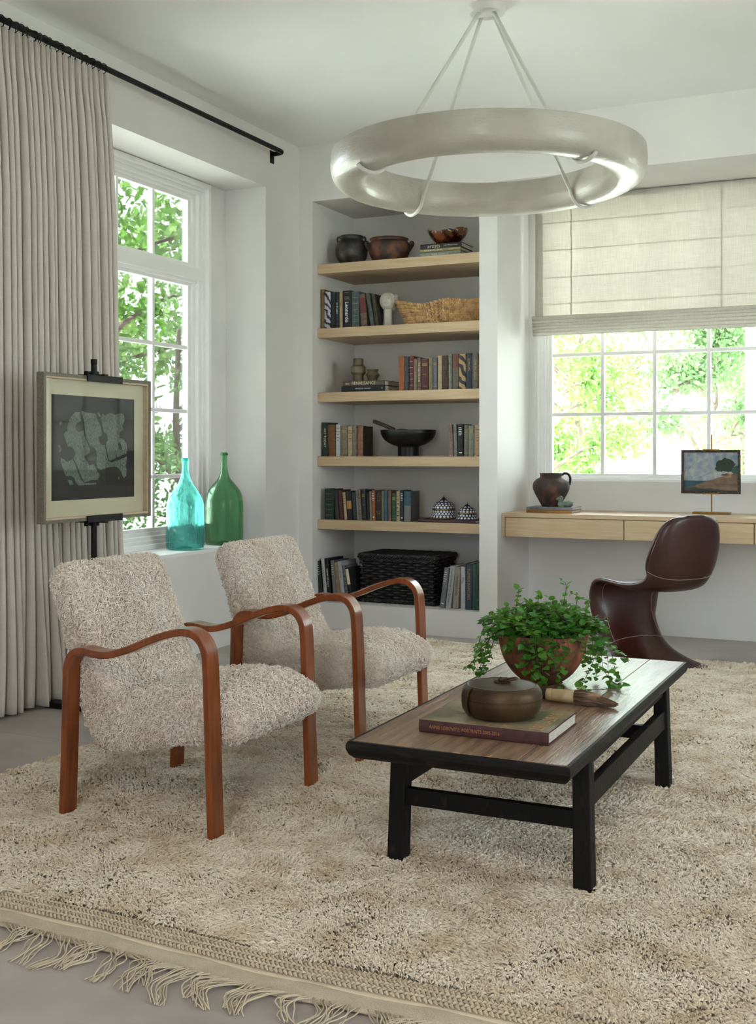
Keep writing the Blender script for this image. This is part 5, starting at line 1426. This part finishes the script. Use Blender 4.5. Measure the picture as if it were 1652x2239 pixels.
def vine(start, pts_, ls=.017, step=.0115, dens=1.0):
    path = crv([start] + pts_, 8)
    stm.tube(path, [.0011] * len(path), 4, caps=False)
    acc_ = 0; flip = 1
    for a, b in zip(path[:-1], path[1:]):
        seg_ = (b - a).length; acc_ += seg_
        if acc_ > step:
            acc_ = 0; t = (b - a).normalized(); sd = t.cross(Vector((0, 0, 1)))
            if sd.length < .1: sd = Vector((r_.uniform(-1, 1), r_.uniform(-1, 1), 0))
            sd.normalize(); flip = -flip
            for q in (1, -1) if r_.random() < .45 else (flip,):
                d = (sd * q * .9 + t * .5 + Vector((r_.uniform(-.5, .5), r_.uniform(-.5, .5), r_.uniform(-.3, .5)))); c_ = b + d.normalized() * .004
                s = ls * r_.uniform(.75, 1.5)
                if c_.z < .006: c_.z = .006; d.z = abs(d.z)
                leaf(c_, d, Vector((r_.uniform(-.5, .5), r_.uniform(-.7, .2), 1)), s)
# mound in the middle
for k in range(190):
    a = r_.uniform(0, 2 * PI); R = .125 * math.sqrt(r_.random()); s0 = Vector((R * .7 * math.cos(a), R * .7 * math.sin(a), .135))
    hgt = r_.uniform(.04, .115) * (1 - .45 * (R / .125) ** 2); o_ = Vector((math.cos(a), math.sin(a), 0)); ln = r_.uniform(.02, .075)
    vine(s0, [s0 + o_ * ln * .5 + Vector((0, 0, hgt * .75)), s0 + o_ * ln + Vector((r_.uniform(-.02, .02), r_.uniform(-.02, .02), hgt)), s0 + o_ * ln * 1.6 + Vector((0, 0, hgt * .85))])
# upright sprigs
LAT = Vector((.9045, .4266, 0)); DEP = Vector((-.4266, .9045, 0))
for lx, dz, ln in ((-.075, .0, .125), (.055, .0, .150), (-.02, 0, .118), (.085, .01, .115), (-.11, -.01, .08), (.115, 0, .10), (.02, .02, .10)):
    s0 = LAT * lx * .8 + Vector((0, 0, .15)); vine(s0, [s0 + LAT * lx * .3 + Vector((0, 0, ln * .5)), s0 + LAT * lx * .35 + Vector((.01, 0, ln)), s0 + LAT * (lx * .2) + Vector((0, 0, ln * 1.12))], ls=.014)
# trailing vines: lateral, towards camera (negative depth), fall
tr = [(-.150, .02, .02, -.03), (-.165, -.03, .03, -.06), (-.18, -.02, .02, .02), (-.145, -.05, .06, -.02), (-.07, -.13, .05, .01), (-.03, -.14, .03, -.01), (.01, -.14, .06, .0), (.155, -.03, .0, -.05), (.165, .0, .0, -.02), (.178, -.05, .01, .02), (.150, .06, .05, .0), (.16, .03, .04, -.04),
      (-.055, -.135, .07, -.03), (-.02, -.14, .02, .0), (-.04, -.14, .02, .02), (.0, -.145, .01, .03), (-.08, -.12, .10, .0), (.05, -.135, .09, 0), (.10, -.11, .07, 0), (-.11, -.09, .09, 0), (.02, -.14, .05, .02), (-.03, -.14, .035, -.02)]
for lx, dp_, zend, drift in tr:
    o_ = LAT * lx + DEP * dp_; s0 = o_ * .45 + Vector((0, 0, .15))
    vine(s0, [o_ * .92 + Vector((0, 0, .188)), o_ * 1.10 + Vector((0, 0, .135)), o_ * 1.12 + LAT * drift * .5 + Vector((0, 0, .5 * (.13 + zend))), o_ * 1.12 + LAT * drift + Vector((0, 0, zend + .012))], ls=.018)
# long runners lying on / reaching over the table to the right and left
for pts_ in ([LAT * .12 + DEP * -.05 + Vector((0, 0, .17)), LAT * .185 + DEP * -.06 + Vector((0, 0, .10)), LAT * .19 + DEP * -.08 + Vector((0, 0, .03)), LAT * .215 + DEP * -.12 + Vector((0, 0, .010)), LAT * .15 + DEP * -.16 + Vector((0, 0, .009)), LAT * .08 + DEP * -.15 + Vector((0, 0, .010))],
             [LAT * .14 + Vector((0, 0, .17)), LAT * .20 + Vector((0, 0, .12)), LAT * .245 + DEP * .01 + Vector((0, 0, .085)), LAT * .27 + DEP * .01 + Vector((0, 0, .06))],
             [LAT * -.12 + Vector((0, 0, .17)), LAT * -.185 + DEP * .02 + Vector((0, 0, .15)), LAT * -.205 + DEP * .02 + Vector((0, 0, .08)), LAT * -.215 + DEP * .02 + Vector((0, 0, .03))],
             [LAT * -.12 + DEP * .03 + Vector((0, 0, .17)), LAT * -.17 + DEP * .02 + Vector((0, 0, .12)), LAT * -.185 + DEP * .0 + Vector((0, 0, .06)), LAT * -.20 + DEP * 0 + Vector((0, 0, .02))],
             [LAT * .13 + DEP * -.03 + Vector((0, 0, .16)), LAT * .17 + DEP * -.04 + Vector((0, 0, .11)), LAT * .18 + DEP * -.05 + Vector((0, 0, .05)), LAT * .205 + DEP * -.07 + Vector((0, 0, .012)), LAT * .23 + DEP * -.09 + Vector((0, 0, .010))]):
    vine(pts_[0] * .7 + Vector((0, 0, .04)), pts_, ls=.019)
lf.build('leaves', M_leaf, p)
stm.build('stems', M_stem, p)

# ------------------------------------------------------------------ leather cantilever chair
M_lea = mat('oxblood_leather', '3E1816', .38, col2='2A0F0C', ns=4, contrast=(.35, .7), bump=.1, bs=120, coat=.15)
M_thr = mat('pale_thread', 'A89A8C', .8)
pc = thing('cantilever_chair', 'oxblood leather covered S shaped cantilever chair at the desk', 'chair', (-1.175, 5.86, .002), rz=math.radians(PCROT))
# centre line: (forward, up, half width, edge fold)
CL = [(-.250, .825, .060, .010), (-.252, .812, .125, .022), (-.250, .78, .172, .036), (-.243, .72, .205, .052), (-.232, .64, .222, .066), (-.218, .56, .226, .080), (-.200, .49, .216, .085), (-.165, .437, .205, .070), (-.11, .408, .205, .050), (-.03, .398, .215, .036),
      (.06, .400, .225, .028), (.15, .412, .232, .022), (.215, .418, .236, .018), (.262, .402, .236, .018), (.282, .360, .232, .022), (.276, .305, .222, .035), (.255, .250, .206, .055), (.222, .195, .196, .080), (.175, .145, .200, .105), (.112, .100, .216, .105),
      (.035, .062, .236, .075), (-.050, .032, .252, .038), (-.150, .012, .262, .012), (-.215, .002, .255, .002)]
CL = [(a, b if b < .30 else (b + .012 * min(1, (b - .30) / .1) if b < .45 else .462 + (b - .45) * .87), c, d) for a, b, c, d in CL]
CL = [(a, b, c * (.90 if b > .44 else 1.0 if b < .2 else .93), d) for a, b, c, d in CL]
cl = crv([(a, b, c) for a, b, c, d in CL], 4); fo = crv([(d, 0, 0) for a, b, c, d in CL], 4)
nv = 25; P = []; SURF = []
for i, (c_, e_) in enumerate(zip(cl, fo)):
    t = Vector((cl[min(i + 1, len(cl) - 1)].x - cl[max(i - 1, 0)].x, 0, cl[min(i + 1, len(cl) - 1)].y - cl[max(i - 1, 0)].y)).normalized()
    N = Vector((-t.z, 0, t.x)) ; row = []       # front / upper side normal
    for k in range(nv):
        v = -1 + 2 * k / (nv - 1); av = abs(v)
        y = c_.z * math.copysign(1 - (1 - av) ** 1.25, v) if False else c_.z * math.sin(v * PI / 2 * .92) / math.sin(PI / 2 * .92)
        q = Vector((c_.x, y, c_.y)) + N * (e_.x * av ** 2.6)
        if i > len(cl) * .70: q.z = max(0.001, q.z)
        row.append(q); P.append(q)
    SURF.append(row)
MB().grid(P, len(cl), nv).build('shell', M_lea, pc, smooth=True, solid=.016, sub=1)
# rolled rim and pale seam lines
nr_ = len(SURF)
rim = [r[0] for r in SURF] + [SURF[-1][k] for k in range(1, nv - 1)] + [r[-1] for r in reversed(SURF)] + [SURF[0][k] for k in range(nv - 2, 0, -1)]
MB().tube(rim, .0105, 8, closed=True).build('rim', M_lea, pc, smooth=True)
def seam(ijs, off):
    pts = []
    for i, k in ijs:
        i = int(i); k = int(k); q = SURF[i][k]; a = SURF[min(i + 1, nr_ - 1)][k] - SURF[max(i - 1, 0)][k]; b = SURF[i][min(k + 1, nv - 1)] - SURF[i][max(k - 1, 0)]
        nn = a.cross(b).normalized(); pts.append(q + nn * off)
    return pts
sm_ = MB()
for off in (.0086, -.0086):
    sm_.tube(seam([(25, k) for k in range(nv)], off), .0011, 4)
    sm_.tube(seam([(72, k) for k in range(nv)], off), .0011, 4)
    sm_.tube(seam([(i, 5) for i in range(46, 73)], off), .0011, 4); sm_.tube(seam([(i, nv - 6) for i in range(46, 73)], off), .0011, 4)
sm_.build('stitching', M_thr, pc)

# ------------------------------------------------------------------ outdoors
gr = MB().box(-45, 40, -30, 60, -.35, -.30); struct('ground', gr, mat('pale_gravel', 'D2D2CC', .95, col2='C2C6B8', ns=.6, detail=8))
tag(MB().box(-1.097, .9, 8.3, 8.7, -.30, ZC + .2).build('wall_exterior', mat('white_stucco', 'EFEEEA', .8)), kind='structure')
M_bark = mat('oak_bark', '6E6258', .9, col2='4A4038', ns=8, stretch=(1, 1, .3), bump=.5, bs=20)
M_fl = [mat('tree_leaf_a', '6E8757', .6, island=.35, trans=.4, tcol='7A9A58'), mat('tree_leaf_b', '566F4C', .6, island=.4, trans=.4, tcol='6F9456'), mat('tree_leaf_c', '5C7A3A', .6, island=.4, trans=.38, tcol='5F9038')]
def leaves_np(centres, radii, n, size, seed, flat=.75):
    rg = np.random.default_rng(seed); C_ = np.array(centres); R = np.array(radii); k = rg.choice(len(C_), n, p=R ** 2 / (R ** 2).sum())
    d = rg.normal(size=(n, 3)); d /= np.linalg.norm(d, axis=1)[:, None]; rr = rg.random(n) ** .45
    P = C_[k] + d * (R[k] * rr)[:, None] * np.array([1, 1, flat])
    a = rg.normal(size=(n, 3)); a /= np.linalg.norm(a, axis=1)[:, None]; b = np.cross(a, rg.normal(size=(n, 3))); b /= np.linalg.norm(b, axis=1)[:, None]; c = np.cross(a, b)
    s = size * rg.uniform(.6, 1.3, n)
    V = np.zeros((n, 6, 3))
    for q, (u, v, w) in enumerate(((-1, 0, 0), (-.2, .5, .12), (.7, .35, .1), (1.1, 0, -.1), (.7, -.35, .1), (-.2, -.5, .12))):
        V[:, q] = P + (a * u + b * v + c * w) * s[:, None]
    F = np.array([(0, 1, 2, 3), (0, 3, 4, 5)], np.int32)[None] + (np.arange(n, dtype=np.int32) * 6)[:, None, None]
    return V.reshape(-1, 3), F.reshape(-1, 4)
def tree(name, label, base, h, spread, nl, size, leafm, seed, trunk=None, limbs=None, blobs=14, low=.25, cat='tree', group='trees outside the windows'):
    t = thing(name, label, cat, base, group=group); r_ = random.Random(seed); tr_ = MB(); cen = []; rad_ = []
    trunk = trunk or [(0, 0, 0), (.1, 0, h * .25), (-.05, .1, h * .5), (.05, 0, h * .8)]
    tp = crv(trunk, 5); tw = max(.03, h * .017); tr_.tube(tp, [tw * (1 - .6 * k / (len(tp) - 1)) for k in range(len(tp))], 8)
    if limbs is None:
        limbs = []
        for k in range(7):
            s0 = tp[int(len(tp) * r_.uniform(.35, .95))]; a = r_.uniform(0, 2 * PI); L_ = spread * r_.uniform(.5, .9)
            limbs.append([tuple(s0), (s0.x + L_ * .5 * math.cos(a), s0.y + L_ * .5 * math.sin(a), s0.z + L_ * .35), (s0.x + L_ * math.cos(a + .2), s0.y + L_ * math.sin(a + .2), s0.z + L_ * .5)])
    for lm in limbs:
        q = crv(lm, 5); tr_.tube(q, [tw * .5 * (1 - .75 * k / (len(q) - 1)) for k in range(len(q))], 6); cen.append(tuple(q[-1])); rad_.append(spread * .30); cen.append(tuple(q[len(q) * 2 // 3])); rad_.append(spread * .22)
    for k in range(blobs):
        a = r_.uniform(0, 2 * PI); R = spread * math.sqrt(r_.random()) * .8; z = h * r_.uniform(low, 1.0); cen.append((R * math.cos(a), R * math.sin(a), z)); rad_.append(spread * r_.uniform(.16, .34))
    tr_.build('trunk', M_bark, t, smooth=True)
    V, F = leaves_np(cen, rad_, nl, size, seed); np_mesh('foliage', V, F, leafm, t, smooth=False)
    return t
# beyond the desk window
tree('oak_tree', 'spreading oak with twisted limbs seen behind the small landscape painting', (-2.85, 17.5, -.3), 5.2, 1.8, 6500, .050, M_fl[1], 31,
     trunk=[(0, 0, 0), (-.05, 0, .8), (.0, 0, 1.3), (.02, 0, 1.6)],
     limbs=[[(0, 0, 1.2), (-.20, 0, 1.55), (-.33, 0, 1.75), (-.6, .1, 1.85), (-.95, 0, 1.95)], [(.05, 0, 1.4), (.0, 0, 1.8), (.12, .1, 2.15), (.10, 0, 2.6), (.2, 0, 3.2)], [(.05, 0, 1.45), (.3, 0, 1.62), (.7, 0, 1.72), (1.1, 0, 1.95)],
            [(.1, 0, 2.1), (-.2, 0, 2.45), (-.5, 0, 2.65)], [(-.5, 0, 2.3), (-.1, 0, 2.65), (.05, 0, 3.0), (-.05, 0, 3.5)], [(.3, 0, 1.62), (.45, 0, 1.9), (.8, 0, 2.1)]], blobs=7, low=.42)
tree('young_tree', 'bright green leafy tree seen through the left panes of the desk window', (-4.3, 13.6, -.3), 3.6, 1.25, 4200, .045, M_fl[2], 32, low=.25)
tree('young_tree', 'yellow green tree seen through the middle panes of the desk window', (-5.9, 21.5, -.3), 4.8, 1.9, 5200, .060, M_fl[2], 33, low=.2)
tree('background_tree', 'pale distant tree between the nearer trees beyond the desk window', (-9.3, 31, -.3), 6.0, 2.6, 3600, .10, M_fl[0], 34, low=.15)
tree('background_tree', 'distant round tree behind the oak beyond the desk window', (-4.2, 31, -.3), 4.6, 2.2, 2800, .10, M_fl[0], 35, low=.1)
# beyond the left window
tree('maple_tree', 'broad leafed tree filling the upper panes of the left window', (-8.3, 10.2, -.3), 5.8, 1.9, 3200, .060, M_fl[2], 41, low=.5)
tree('hedge_shrub', 'dense fine leaved shrub in the lower right panes of the left window', (-6.3, 8.9, -.3), 3.2, 1.05, 8000, .028, M_fl[1], 42, low=.05, blobs=24, group=None)
tree('hedge_shrub', 'lighter shrub lower down just outside the left window', (-7.9, 7.1, -.3), 2.2, 1.0, 6000, .030, M_fl[0], 43, low=.05, blobs=20, group=None)
tree('background_tree', 'distant tree behind the shrubs beyond the left window', (-12.5, 14.5, -.3), 7.0, 3.6, 5200, .085, M_fl[0], 44, low=.1)
